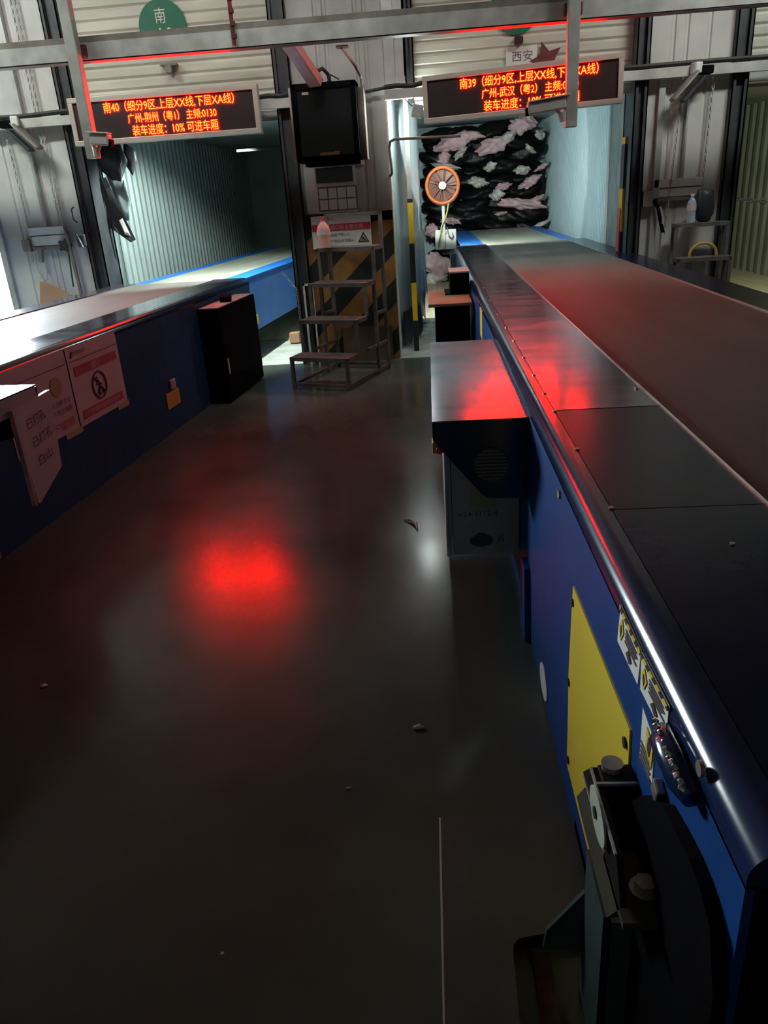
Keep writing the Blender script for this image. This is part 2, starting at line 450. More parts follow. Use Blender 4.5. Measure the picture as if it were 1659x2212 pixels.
def shutter(x0, x1, zb, name):
    b = MB(); bm = b.bm; prof = []
    z = zb
    while z < 3.62:
        prof += [(8.30, z), (8.285, z + .02), (8.285, z + .075), (8.30, z + .095)]; z += .098
    L = [bm.verts.new((x0, y, z)) for y, z in prof]; R_ = [bm.verts.new((x1, y, z)) for y, z in prof]
    for i in range(len(prof) - 1): bm.faces.new((L[i], R_[i], R_[i + 1], L[i + 1]))
    o = structure(b.build(name, M['shutter']))
    MB().box(x0, x1, 8.275, 8.315, zb - .07, zb).build('bottom_bar', M['galv'], o)
    return o
shutter(-3.40, -1.30, 2.44, 'door_1'); shutter(-0.10, 1.97, 2.44, 'door_2'); shutter(2.95, 5.3, 2.46, 'door_3')
structure(MB().box(-4.47, -4.41, 8.14, 8.2, 0, 2.7).build('trim_10', M['galv_dull']))

# dock aprons between wall and lorries, jamb reveals and shelters
structure(MB().box(-3.5, -1.24, 8.15, 9.6, 0, .006).build('trim_11', M['concrete']))
structure(MB().box(-.36, 2.08, 8.15, 9.9, 0, .006).build('trim_12', M['concrete']))
structure(MB().box(-.36, -.345, 8.2, 8.62, 0, 2.52).build('trim_13', M['white']))

# ------------------------------------------------------------------ lorries backed up to the docks
def truck(name, label, x0, x1, y0, y1, z1, side_left, side_right, mats, pitch, floor_m, header=True):
    t = thing(name, label, 'lorry', ((x0 + x1) / 2, y0, 0))
    if side_left: corrugated(x0, y0, y1, 0.02, z1, pitch, .035, -1).build('side_wall', mats, t)
    if side_right: corrugated(x1, y0, y1, 0.02, z1, pitch, .035, 1).build('side_wall', mats, t)
    MB().box(x0 - .06, x1 + .06, y0, y1, 0.0, .02).build('cargo_floor', floor_m, t)
    MB().box(x0 - .06, x1 + .06, y0, y1, z1, z1 + .06).build('roof', mats, t)
    MB().box(x0 - .06, x1 + .06, y1, y1 + .05, 0, z1 + .06).build('end_wall', mats, t)
    b = MB(); b.box(x0 - .06, x0, y0 - .05, y0 + .02, 0, z1 + .06); b.box(x1, x1 + .06, y0 - .05, y0 + .02, 0, z1 + .06)
    b.box(x0, x1, y0 - .05, y0 + .02, z1 - .02, z1 + .06)
    b.build('rear_frame', M['galv_dull'], t)
    # outer skin so no outside light comes in
    s = MB(); s.box(x0 - .10, x0 - .07, y0, y1, 0, z1); s.box(x1 + .07, x1 + .10, y0, y1, 0, z1)
    s.build('outer_skin', M['galv_dull'], t)
    return t
truck('lorry_container', 'lorry container with pale green corrugated walls at the left dock, dark inside', -3.78, -1.42, 9.7, 17.6, 2.62, True, True, M['corr'], .19, M['wood'])
truck('lorry_container', 'lorry container at the right dock with blue corrugated wall, full of black sacks', -0.12, 2.24, 10.4, 15.9, 2.72, True, True, M['corr_blue'], .095, M['wood'])
truck('lorry_container', 'lorry container with olive corrugated wall behind the white chain, far right', 3.05, 5.42, 9.0, 17.4, 2.62, True, True, M['corr_olive'], .30, M['wood'])

# ------------------------------------------------------------------ dock shelters
random.seed(5)
def curtain(name, mat_, p0, p1, z0, z1, wave, n, ragged, parent, seed, th=.006):
    rnd = random.Random(seed); ph = rnd.random() * 6
    p0 = Vector(p0); p1 = Vector(p1); d = p1 - p0; nrm = Vector((-d.y, d.x)).normalized()
    low = [z0 + ragged * rnd.random() for _ in range(n + 1)]
    b = MB()
    def fn(u, v):
        q = p0 + d * u + nrm * (math.sin(u * 9 + ph + v * 1.5) * wave + math.sin(u * 23 + v * 5) * wave * .35)
        zb = low[min(n, int(round(u * n)))]
        return (q.x, q.y, zb + (z1 - zb) * v)
    b.sheet(fn, n, 14)
    return b.build(name, mat_, parent, smooth=True, solid=th)

sh = thing('dock_shelter', 'translucent dock shelter curtain left of the stacked sacks, ragged at its foot', 'curtain', (-.3, 8.55, 0))
curtain('side_curtain', M['pvc'], (-.345, 8.62), (-.09, 9.9), .12, 2.6, .012, 14, .12, sh, 3)
curtain('frayed_flap', M['tarp_dark'], (-.31, 8.66), (-.13, 9.3), .02, .42, .02, 12, .10, sh, 8)
curtain('frayed_flap', M['tarp_light'], (-.20, 8.9), (-.06, 10.2), .3, 1.2, .02, 12, .25, sh, 9)
MB().box(-.345, -.02, 8.6, 10.3, 2.66, 2.7).build('top_flap', M['tarp_light'], sh)
sh = thing('dock_shelter', 'pale grey dock shelter side sheet right of the blue corrugated wall', 'curtain', (2.05, 8.5, 0))
curtain('side_curtain', M['tarp_light'], (2.03, 8.5), (2.25, 10.4), .0, 2.7, .010, 14, .0, sh, 13)
MB().box(-.02, 2.26, 8.34, 10.42, 2.70, 2.74).build('top_flap', M['tarp_light'], sh)
sh = thing('dock_shelter', 'torn dark green dock shelter sheet hanging at the left dock opening', 'curtain', (-3.4, 8.5, 0))
curtain('side_curtain', M['tarp'], (-3.38, 8.48), (-3.80, 9.72), .0, 2.6, .03, 16, .05, sh, 23)
MB().box(-3.85, -1.24, 8.4, 9.75, 2.64, 2.68).build('top_flap', M['tarp_light'], sh)
# torn strips
def flap(name, pts, mat_, parent, th=.008):
    b = MB(); f = [b.bm.verts.new(p) for p in pts]; b.bm.faces.new(f)
    bmesh.ops.triangulate(b.bm, faces=b.bm.faces[:])
    bmesh.ops.subdivide_edges(b.bm, edges=b.bm.edges[:], cuts=3, use_grid_fill=True)
    for v in b.bm.verts: v.co.y += math.sin(v.co.z * 17 + v.co.x * 23) * .012
    return b.build(name, mat_, parent, smooth=True, solid=th)
flap('torn_strip', [(-3.38, 8.40, 2.30), (-3.10, 8.42, 2.32), (-3.05, 8.44, 2.12), (-3.10, 8.42, 2.02), (-3.14, 8.40, 1.93), (-3.25, 8.42, 1.96), (-3.34, 8.40, 2.05)], M['tarp_dark'], sh)
flap('torn_strip', [(-3.08, 8.5, 2.3), (-2.98, 8.52, 2.22), (-2.98, 8.52, 2.12), (-3.05, 8.5, 1.98), (-3.11, 8.5, 2.1)], M['tarp_dark'], sh)
flap('torn_strip', [(-3.30, 8.42, 2.0), (-3.12, 8.44, 1.95), (-3.10, 8.44, 1.75), (-3.13, 8.42, 1.56), (-3.18, 8.42, 1.55)], M['tarp'], sh)
flap('torn_strip', [(-3.36, 8.38, 1.98), (-3.29, 8.38, 1.98), (-3.14, 8.42, 1.42), (-3.11, 8.42, 1.36), (-3.16, 8.4, 1.34), (-3.34, 8.38, 1.5)], M['tarp_dark'], sh)
flap('torn_strip', [(-3.24, 8.38, 1.56), (-3.20, 8.40, 1.58), (-3.15, 8.4, 1.40), (-3.20, 8.38, 1.42)], M['paper_white'], sh)
MB().tube([(-3.395, 8.36, 2.08), (-3.40, 8.36, .02)], .022, 8).build('edge_rod', M['white'], sh)

# right-hand dark side of the left dock: lattice strut and track seen beside the pier
st = thing('bracing_strut', 'bright metal bracing strut beside the black cabinet at the left dock', 'strut', (-1.42, 8.9, 1.0))
MB().tube([(-1.50, 8.95, 2.42), (-1.42, 8.95, 2.15), (-1.43, 8.95, 1.0)], .010, 6).build('rod', M['galv'], st)
MB().tube([(-1.36, 8.95, 2.42), (-1.45, 8.95, 2.1)], .008, 6).build('rod', M['galv'], st)
MB().box(-2.02, -1.40, 8.93, 8.96, 2.155, 2.18).build('cross_bar', M['track'], st)
MB().box(-1.43, -1.37, 8.9, 8.96, 0, 2.4).build('post', M['track'], st)

# ================================================================== RIGHT CONVEYOR
def rivets(parent, pts, r=.006, name='rivet', m=None):
    for p in pts:
        MB().cyl((p[0], p[1], p[2] - .004), (p[0], p[1], p[2] + .003), r, 8).build(name, m or M['bolt'], parent)

cv = thing('belt_conveyor', 'long dark blue telescopic belt conveyor with red lit belt on the right', 'conveyor', (1.19, .66, 0))
XS, XB0, XB1, XR, ZT = .337, .752, 1.79, 2.05, .938
Y0, Y1 = .66, 10.75
MB().box(XS, XS + .012, Y0, Y1, 0, .885).build('side_panel', M['blue'], cv)
MB().box(XR - .012, XR, Y0, Y1, .012, .90).build('side_panel', M['blue'], cv)
prof = [(XS, .88)] + [(XS + .045 - .045 * math.cos(a), .893 + .045 * math.sin(a)) for a in [PI / 2 * k / 20 for k in range(21)]] + [(.400, ZT), (.400, .925), (.37, .88)]
MB().prism([(x, Y0, z) for x, z in prof], (0, Y1 - Y0, 0)).build('edge_rail', M['edge'], cv, smooth=True)
MB().box(.402, XB0, Y0, 1.652, ZT - .012, ZT).build('deck_plate', M['navy'], cv)
MB().box(.402, XB0, 1.656, 2.515, ZT - .012, ZT).build('deck_plate', M['navy'], cv)
MB().box(.402, XB0 - .004, 2.52, Y1, ZT - .012, ZT + .001).build('cover_plate', M['steel_cover'], cv)['label'] = 'polished steel cover plate'
MB().box(XB1, XR, Y0, Y1, ZT - .012, ZT).build('deck_plate', M['navy'], cv)
MB().box(XB0 + .004, XB1 - .004, Y0, 10.70, ZT - .022, ZT - .006).tube([(XB0 + .004, 10.70, ZT - .066), (XB1 - .004, 10.70, ZT - .066)], .06, 20).build('belt', M['belt'], cv)
MB().box(XB0 - .004, XB0 + .003, Y0, Y1, ZT - .01, ZT + .0035).box(XB1 - .003, XB1 + .004, Y0, Y1, ZT - .01, ZT + .0035).build('belt_edge_strip', M['chrome_strip'], cv)
MB().box(XS + .012, XR - .012, Y0 + .02, Y0 + .03, .012, .92).build('end_plate', M['black'], cv)
MB().box(XS + .012, XR - .012, Y1 - .03, Y1 - .02, .1, .90).build('end_plate', M['black'], cv)
rivets(cv, [(.401, y, ZT + .001) for y in (1.66, 2.1, 2.51, 2.75, 3.05, 3.4, 3.8, 4.2, 4.7, 5.3, 6.0, 6.8)], .007)
rivets(cv, [(.73, 2.75, ZT + .004), (.60, 1.45, ZT), (.66, 1.2, ZT)], .006, 'screw')
# inner boom reaching into the lorry
MB().box(.43, XB0 - .01, 10.75, 14.75, .84, .925).box(XB1 + .01, 1.97, 10.75, 14.75, .84, .925).box(.43, .445, 10.75, 14.75, .42, .92).box(1.955, 1.97, 10.75, 14.75, .42, .92).build('inner_boom', M['boom'], cv)['label'] = 'bright blue inner boom'
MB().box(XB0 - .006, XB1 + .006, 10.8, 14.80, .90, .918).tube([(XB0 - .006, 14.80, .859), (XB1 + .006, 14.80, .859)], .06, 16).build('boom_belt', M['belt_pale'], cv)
MB().box(.455, .460, 10.8, 14.7, .925, .929).box(.56, .565, 10.75, 13.2, .925, .929).build('wear_strip', M['chrome_strip'], cv)
# yellow cover plate, stickers, handle weld, bolts
yp = MB().prism([(XS, 1.731, .697), (XS, 1.147, .715), (XS, 1.135, .60), (XS, 1.10, .13), (XS, 1.725, .13), (XS, 1.735, .30), (XS, 1.748, .411)], (-.004, 0, 0)).build('access_cover', M['yellow'], cv)
yp['label'] = 'yellow access cover'
for y, z in ((1.72, .655), (1.735, .40), (1.165, .672), (1.70, .165)):
    MB().cyl((XS - .004, y, z), (XS - .009, y, z), .011, 8).build('screw', M['ink'], yp)
def sticker(pts, name='warning_sticker'):
    """pts: far-top, near-top, near-bottom, far-bottom as (y,z)"""
    s = MB().prism([(XS, y, z) for y, z in pts], (-.002, 0, 0)).build(name, M['paper_white'], cv)
    s['label'] = 'white sticker with a yellow and black edge'
    A, B, C, D = [Vector((XS - .003, y, z)) for y, z in pts]
    def q(u, v): return (A * (1 - u) + B * u) * (1 - v) + (D * (1 - u) + C * u) * v
    def patch(nm, u0, u1, v0, v1, m):
        MB().prism([q(u0, v0), q(u1, v0), q(u1, v1), q(u0, v1)], (-.001, 0, 0)).build(nm, m, s)
    patch('hazard_edge', 0, 1, 0, .14, M['sticker_edge'])
    MB().prism([q(.06, .48), q(.17, .20), q(.28, .48), q(.17, .80)], (-.001, 0, 0)).build('warning_diamond', M['yellow'], s)
    MB().prism([q(.14, .50), q(.17, .36), q(.21, .50), q(.18, .68)], (-.002, 0, 0)).build('pictogram', M['ink'], s)
    MB().prism([q(.45, .80), q(.55, .62), q(.70, .78), q(.62, .92)], (-.001, 0, 0)).build('pictogram', M['ink'], s)
    for k, (v0, l) in enumerate(((.24, .88), (.34, .92), (.44, .84), (.55, .9))):
        uu = .36
        b = MB()
        while uu < l:
            b.prism([q(uu, v0), q(uu + .028, v0), q(uu + .028, v0 + .055), q(uu, v0 + .055)], (-.001, 0, 0)); uu += .04
        b.build('printed_line', M['ink_grey'], s)
    return s
sticker([(1.272, .907), (1.123, .902), (1.128, .829), (1.280, .822)])
sticker([(1.119, .902), (.963, .908), (.962, .845), (1.111, .832)])
s3 = MB().prism([(XS, 1.088, .811), (XS, 1.014, .801), (XS, 1.006, .720), (XS, 1.083, .709)], (-.002, 0, 0)).build('warning_sticker', M['paper_white'], cv)
MB().prism([(XS - .003, 1.052, .800), (XS - .003, 1.012, .785), (XS - .003, 1.014, .742), (XS - .003, 1.050, .758)], (-.001, 0, 0)).build('warning_diamond', M['yellow'], s3)
MB().prism([(XS - .004, 1.036, .790), (XS - .004, 1.020, .782), (XS - .004, 1.026, .756), (XS - .004, 1.040, .765)], (-.001, 0, 0)).build('pictogram', M['ink'], s3)
b = MB()
for k in range(4): b.box(XS - .004, XS - .002, 1.05 - .06 * 0 - .035 + .002 * k, 1.078, .716 + .010 * k, .720 + .010 * k)
b.build('printed_line', M['ink_grey'], s3)
ov = [(XS, 2.20 + .085 * math.cos(a), .07 + .055 * math.sin(a)) for a in [2 * PI * k / 20 for k in range(20)]]
MB().prism(ov, (-.003, 0, 0)).build('oval_label', M['white'], cv)
# lumpy welded handle and plug near the end
rnd = random.Random(2)
path = [(XS - .008, .955, .868), (XS - .016, .93, .872), (XS - .017, .89, .874), (XS - .016, .85, .872), (XS - .008, .815, .868)]
MB().tube(path, [.016, .021, .022, .021, .016], 10).build('welded_handle', M['edge'], cv, smooth=True)
bead = MB()
for k in range(16):
    y = .95 - .135 * k / 15
    bead.obox((XS - .028 + rnd.random() * .004, y, .884 + rnd.random() * .008), (.008, .010, .007), (rnd.random(), rnd.random(), rnd.random()), .002)
bead.build('weld_bead', M['chrome_strip'], cv)
MB().cyl((XS, .818, .918), (XS - .006, .818, .918), .011, 14).build('plug', M['bolt'], cv)
MB().obox((XS - .008, .955, .752), (.016, .030, .030), (.3, 0, 0), .004).build('hex_plug', M['bolt'], cv)
MB().box(XS - .004, XS, 5.15, 5.38, .70, .89).build('yellow_notice', M['yellow'], cv)
MB().cyl((XS, 1.98, .85), (XS - .006, 1.98, .85), .012, 12).build('yellow_button', M['dark_yellow'], cv)

# end bearing, black plate put in for shadow, and support leg at the near end
MB().prism([(XS - .02, y, z) for y, z in [(1.16, .50), (1.00, .70), (.90, .775), (.84, .79), (.78, .80), (.74, .80), (.69, .78), (.655, .70), (.645, .2), (.70, .012), (1.16, .012)]], (.019, 0, 0)).build('end_shadow_plate', M['black'], cv)
bu = MB().prism([(.262, 1.24, .470), (.262, 1.17, .560), (.262, .885, .575), (.262, .955, .470)], (.014, 0, 0)).build('bearing_plate', M['brown_steel'], cv)
bl = MB().box(.275, .337, 1.085, 1.135, .44, .648, .003).prism([(.264, 1.20, .572), (.264, 1.13, .645), (.264, .93, .64), (.264, .885, .578)], (.011, 0, 0)).build('bearing_block', M['black_steel'], cv)
MB().box(.262, .2655, .90, 1.19, .568, .574).box(.263, .337, 1.082, 1.087, .644, .650).box(.261, .265, .93, 1.13, .640, .646).build('machined_edge', M['galv'], bl)
dk = [(.259, 1.035 + .062 * math.cos(a), .622 + .040 * math.sin(a)) for a in [2 * PI * k / 28 for k in range(28)]]
d_ = MB().prism(dk, (-.004, 0, 0)).build('bearing_disc', M['disc_pale'], bl)
MB().cyl((.256, 1.045, .620), (.252, 1.045, .620), .011, 12).build('grease_hole', M['ink'], d_)
hx = [(math.cos(a) * .017, math.sin(a) * .017) for a in [PI / 3 * k for k in range(6)]]
for (x, y, z) in ((.305, .905, .600),):
    bo = MB().prism([(x + p[0], y + p[1], z) for p in hx], (0, 0, .014)).cyl((x, y, z - .002), (x, y, z), .024, 18).build('hex_bolt', M['bolt'], cv)
MB().cyl((.30, 1.125, .648), (.30, 1.125, .660), .020, 16).build('hex_bolt', M['bolt'], cv)
MB().box(.262, .336, .86, 1.0, .56, .575).build('bearing_foot', M['brown_steel'], cv)
lg = MB().box(.268, .280, .985, 1.150, .0, .42).box(.268, .335, .985, .997, .0, .42).build('support_leg', M['teal_steel'], cv)
MB().prism([(.268, 1.15, .30), (.200, 1.19, .14), (.196, 1.21, .055), (.268, 1.15, .13)], (0, .010, 0)).build('gusset', M['teal_steel'], lg)
MB().box(.268, .34, 10.2, 10.4, 0, .88).build('support_leg', M['teal_steel'], cv)
MB().prism([(.315, 2.72, .0), (.315, 2.56, .0), (.315, 2.60, .30), (.315, 2.70, .30)], (.022, 0, 0)).build('support_leg', M['blue'], cv)

# control housing hung on the side of the right conveyor
ch = MB().prism([(-.013, 2.68, .868), (.335, 2.68, .868), (.335, 4.24, .868), (-.013, 4.24, .868)], (0, 0, .004)).build('housing_lid', M['steel_cover'], cv)
ch['label'] = 'polished steel lid of the control housing'
gs = [(-.013, .866), (.335, .866), (.335, .556), (.20, .562), (.185, .566), (.165, .578), (.125, .626), (-.013, .800)]
gm = MB().prism([(x, 2.682, z) for x, z in gs], (0, .012, 0)).build('housing_gusset', M['edge'], cv)
MB().prism([(x, 4.22, z) for x, z in gs], (0, .012, 0)).build('housing_gusset', M['edge'], cv)
MB().box(-.013, -.005, 2.69, 4.23, .800, .866).build('housing_side', M['edge'], cv)
rg = [(.200 + .066 * math.cos(a), 2.680, .698 + .066 * math.sin(a)) for a in [2 * PI * k / 28 for k in range(28)]]
gr = MB().prism(rg, (0, -.003, 0)).build('vent_grille', M['brown_steel'], gm)
b = MB()
for k in range(9):
    z = .645 + k * .0135; hw = math.sqrt(max(0, .062 ** 2 - (z - .698) ** 2))
    b.box(.2 - hw, .2 + hw, 2.672, 2.678, z - .003, z + .003)
b.build('grille_slats', M['grime'], gr)
kb = MB().box(.055, .334, 2.95, 3.75, .195, .80).build('control_cabinet', M['grey_cab'], cv)
kb['label'] = 'grey control cabinet'
MB().box(.028, .052, 2.945, 3.75, .192, .80).build('cabinet_door', M['grey_cab'], kb)
MB().box(.028, .034, 2.938, 2.946, .24, .80).build('door_edge', M['galv'], kb)
text('marker_writing', 'w24-1112-4', .17, .024, (.075, 2.946, .375), (1, 0, 0), (0, 0, 1), M['ink_grey'], kb)
text('marker_writing', '6', .026, .034, (.245, 2.946, .250), (1, 0, .1), (0, 0, 1), M['ink_grey'], kb)
bl_ = [(.175 + .050 * math.cos(a), 2.948, .262 + .028 * math.sin(a) + (.008 if abs(a - PI / 2) < .4 else 0)) for a in [2 * PI * k / 24 for k in range(24)]]
MB().prism(bl_, (0, -.002, 0)).build('green_blot', M['green_ink'], kb)
MB().box(.13, .25, 2.944, 2.95, .42, .50).build('faded_label', M['tape'], kb)
es = MB().box(-.018, .028, 2.955, 3.03, .655, .705, .006).build('stop_switch', M['dark_yellow'], cv)
es['label'] = 'yellow stop switch with red button'
MB().cyl((.012, 2.955, .675), (.012, 2.935, .675), .015, 14).build('stop_button', M['red_print'], es)

# things along the conveyor's left flank further back
MB_ = MB().box(.03, .30, 6.1, 6.95, 0, .80, .006)
t = tag(MB_.build('steel_locker', M['black'], origin=(.16, 6.5, 0)), 'low black steel box on the floor behind the conveyor control housing', 'box')
t = tag(MB().obox((.15, 6.52, .815), (.34, .86, .022), (0, 0, 0), .003).build('cardboard_sheet', M['card'], origin=(.15, 6.52, .80)), 'strip of brown cardboard lying on the low black steel box', 'cardboard')
MB().box(-.022, .04, 6.08, 6.14, .804, .828).build('tape_strip', M['dark_yellow'], t)
bx = MB().box(.165, .325, 6.6, 6.95, .828, 1.0, .004)
t = tag(bx.build('junction_box', M['black'], origin=(.24, 6.8, .828)), 'small black junction box standing on the cardboard strip by the conveyor', 'box')
MB().box(.16, .33, 6.595, 6.96, 1.0, 1.012).build('lid', M['galv'], t)
MB().box(.12, .3, 6.59, 6.97, .822 + .006, .836).build('base_flange', M['black'], t)

# ------------------------------------------------------------------ fan at the boom end
fan = thing('drum_fan', 'round orange rimmed fan on a short post at the end of the right conveyor', 'fan', (.195, 10.32, .93))
rim = [(.197 + .196 * math.cos(a), 10.30, 1.690 + .205 * math.sin(a)) for a in [2 * PI * k / 40 for k in range(40)]]
MB().tube(rim, .022, 10, closed=True).build('rim', M['orange'], fan, smooth=True)
rim2 = [(.200 + .200 * math.cos(a), 10.36, 1.682 + .212 * math.sin(a)) for a in [2 * PI * k / 40 for k in range(40)]]
MB().tube(rim2, .018, 8, closed=True).build('housing', M['pinkish_steel'], fan, smooth=True)
MB().cyl((.199, 10.345, 1.688), (.199, 10.352, 1.688), .197, 36).build('back_plate', M['fan_red'], fan)
for k in range(9):
    a = 2 * PI * k / 9; da = .62
    pts = []
    for r_, off in ((.05, 0), (.18, 0), (.18, da), (.05, da)):
        pts.append((.197 + r_ * math.cos(a + off), 10.32 + (.015 if off else -.01), 1.69 + r_ * 1.04 * math.sin(a + off)))
    MB().prism(pts, (0, .006, 0)).build('blade', M['fan_red'], fan)
g_ = MB()
for k in range(12):
    a = 2 * PI * k / 12
    g_.tube([(.197, 10.285, 1.69), (.197 + .19 * math.cos(a + .25), 10.287, 1.69 + .2 * math.sin(a + .25))], .003, 5)
g_.build('guard_wires', M['grime'], fan)
hb = MB().cyl((.197, 10.29, 1.69), (.197, 10.27, 1.69), .046, 24).build('hub', M['white'], fan)
MB().cyl((.197, 10.27, 1.69), (.197, 10.262, 1.69), .026, 18).build('hub_cap', M['galv_dull'], hb)
MB().cyl((.197, 10.262, 1.69), (.197, 10.256, 1.69), .012, 14).build('hub_bolt', M['white'], hb)
MB().cyl((.20, 10.34, 1.48), (.20, 10.34, .95), .020, 12).build('post', M['white'], fan)
MB().tube([(.27, 10.30, 1.50), (.245, 10.29, 1.38), (.215, 10.29, 1.30), (.17, 10.29, 1.22), (.15, 10.29, 1.12), (.12, 10.29, 1.0)], .010, 6).build('strap', M['strap'], fan)
MB().box(.085, .355, 10.355, 10.385, .93, 1.17, .01).build('mounting_plate', M['white'], fan)
MB().box(.355, .46, 10.37, 10.76, .90, .93).build('mounting_arm', M['galv'], fan)
MB().tube([(.24, 10.33, 1.2), (.26, 10.32, 1.1), (.30, 10.32, 1.06), (.315, 10.32, 1.10), (.305, 10.32, 1.13)], .008, 6).build('hook', M['grime'], fan)
MB().prism([(.20, 10.33, 1.18), (.235, 10.33, 1.14), (.16, 10.33, 1.02), (.13, 10.33, 1.0), (.15, 10.33, 1.10)], (0, .008, 0)).build('clip', M['galv_dull'], fan)

# boom work light on the back of the fan, facing into the lorry
wl = MB().box(.17, .33, 10.46, 10.52, 1.50, 1.58, .006).build('work_light', M['grey_cab'], fan)
MB().box(.18, .32, 10.52, 10.525, 1.51, 1.57).build('lens', M['lamp_face'], wl)
MB().tube([(.20, 10.34, 1.42), (.24, 10.42, 1.48), (.25, 10.48, 1.52)], .010, 6).build('bracket', M['galv_dull'], wl)
spot_light('boom_work_beam', (.25, 10.62, 1.54), (.75, 13.0, 1.42), BOOM_LAMP, 174, .06, (0.93, 1.0, 0.95), .04)

# ------------------------------------------------------------------ sacks and cloth bundles in the right lorry
def blob_mesh(seed, sx, sy, sz, crumple, e=2.6, seg=18, rings=10):
    rnd = random.Random(seed); bm = bmesh.new()
    ph = [rnd.random() * 6.28 for _ in range(8)]
    bmesh.ops.create_uvsphere(bm, u_segments=seg, v_segments=rings, radius=1.0)
    for v in bm.verts:
        x, y, z = v.co
        f = lambda t: math.copysign(abs(t) ** (2 / e), t)
        x, y, z = f(x), f(y), f(z)
        n = (math.sin(x * 4 + ph[0]) * math.sin(z * 5 + ph[1]) + .6 * math.sin(x * 9 + ph[2] + z * 4) * math.cos(y * 7 + ph[3]) + .4 * math.sin(x * 15 + z * 11 + ph[4]))
        k = 1 + crumple * n
        v.co = (x * sx * k, y * sy * k, z * sz * k + .04 * sz * math.sin(x * 2.5 + ph[5]))
    me = bpy.data.meshes.new('blob'); bm.to_mesh(me); bm.free()
    for p_ in me.polygons: p_.use_smooth = True
    return me
sack_meshes = []
for k in range(8):
    me = blob_mesh(100 + k, .42, .26, .125, .085, 2.3, 40, 20)
    me.materials.append(M['sack']); sack_meshes.append(me)
rnd = random.Random(11)
cols_word = ['at the left wall side', 'left of the middle', 'right of the middle', 'against the blue wall']
row_word = ['bottom row', 'second row up', 'third row up', 'fourth row up', 'fifth row up', 'sixth row up', 'seventh row up', 'eighth row up', 'ninth row up', 'tenth row up', 'eleventh row up', 'twelfth row up', 'top row']
for r_ in range(13):
    z = .13 + r_ * .20
    for c in range(4):
        x = .26 + c * .53 + (rnd.random() - .5) * .34 + (.10 if r_ % 2 else -.06)
        x = min(max(x, .29), 1.80)
        o = bpy.data.objects.new('plastic_sack', sack_meshes[rnd.randrange(8)]); COL.objects.link(o)
        o.location = (x, 15.38 + (rnd.random() - .5) * .30, z + (rnd.random() - .5) * .05)
        o.rotation_euler = ((rnd.random() - .5) * .3, (rnd.random() - .5) * .5, (rnd.random() - .5) * .3 + (PI if rnd.random() > .5 else 0))
        o.scale = (.80 + rnd.random() * .25, .95, 1.0 + rnd.random() * .35)
        tag(o, 'flattened black plastic sack in the lorry, %s, %s' % (row_word[r_], cols_word[c]), 'sack', 'black sacks stacked in the right lorry')
pink_spec = [  # x, z, half width, half height, tilt, cloth
    (.50, 2.40, .30, .11, .25, 'pink', 'broad pink cloth bundle at the upper left of the sack stack'),
    (.33, 2.16, .10, .09, .5, 'pink', 'small pink bundle with dark gaps at the left edge of the sack stack'),
    (1.72, 2.61, .21, .12, .05, 'pink', 'pink cloth bundle at the top right of the sacks, under the lit sign'),
    (1.20, 2.30, .26, .11, .35, 'pink', 'wide crumpled pink bundle below the middle of the right sign'),
    (1.86, 2.20, .10, .035, -.7, 'cream', 'thin curled pale strip of cloth near the blue wall'),
    (1.15, 1.96, .10, .065, .3, 'cream', 'small off-white bundle in the middle of the black sacks'),
    (1.72, 1.87, .12, .065, .1, 'cream', 'bright off-white bundle in the right half of the black sacks'),
    (2.06, 1.90, .12, .035, .45, 'pink', 'narrow pale bundle touching the blue corrugated wall'),
    (.92, 1.73, .15, .075, -.1, 'cream', 'off-white crumpled bundle just right of the orange fan'),
    (1.38, 1.63, .12, .055, .25, 'pink', 'small deep pink bundle in the middle of the stack, pointed'),
    (1.84, 1.66, .17, .07, .4, 'pink', 'slanting pink and white bundle on the right of the stack'),
    (1.27, 1.49, .10, .085, 0, 'cream', 'squat beige bundle below the pointed pink one'),
    (1.72, 1.31, .36, .075, -.12, 'pink', 'long pink roll of cloth low on the right of the stack'),
    (.36, 2.02, .22, .04, -.2, 'cream', 'long thin pale roll at the left edge of the stack'),
    (.42, 1.10, .16, .05, -.15, 'pink', 'pink scrap of cloth low behind the fan strap'),
    (.06, .95, .10, .10, -.3, 'pink', 'pink bundle beside the white mounting plate of the fan'),
    (.13, .35, .24, .17, -.3, 'pink', 'large pink cloth bundle near the lorry floor left of the conveyor'),
    (.10, .10, .20, .09, 0, 'cream', 'pale bundle on the lorry floor under the large pink one'),
    (2.05, .93, .18, .035, .35, 'cream', 'thin pale cloth lying by the blue boom end'),
    (.80, 2.50, .20, .06, -.1, 'pink', 'flat pink bundle along the top edge of the stack, left part'),
    (1.48, 2.42, .13, .07, .6, 'cream', 'upright cream bundle beside the top right pink bundle'),
    (.62, 2.22, .12, .05, .7, 'cream', 'small cream bundle hanging under the broad upper left pink one'),
    (2.02, 2.42, .08, .06, -.6, 'cream', 'little cream bundle at the upper right corner of the stack'),
    (2.00, 1.38, .12, .04, .3, 'pink', 'short pink end of cloth at the right edge beside the long roll'),
    (1.35, 1.17, .10, .03, .1, 'pink', 'thin pink scrap below the long pink roll'),
]
for k, (x, z, hw, hh, tilt, cl, lab) in enumerate(pink_spec):
    me = blob_mesh(300 + k, hw * 1.22, .16, hh * 1.2, .20, 1.7, 44, 22); me.materials.append(M[cl])
    o = bpy.data.objects.new('cloth_bundle', me); COL.objects.link(o)
    o.location = (x, 15.0, z); o.rotation_euler = (0, -tilt, (k % 3 - 1) * .1)
    tag(o, lab, 'bundle', 'cloth bundles between the sacks')

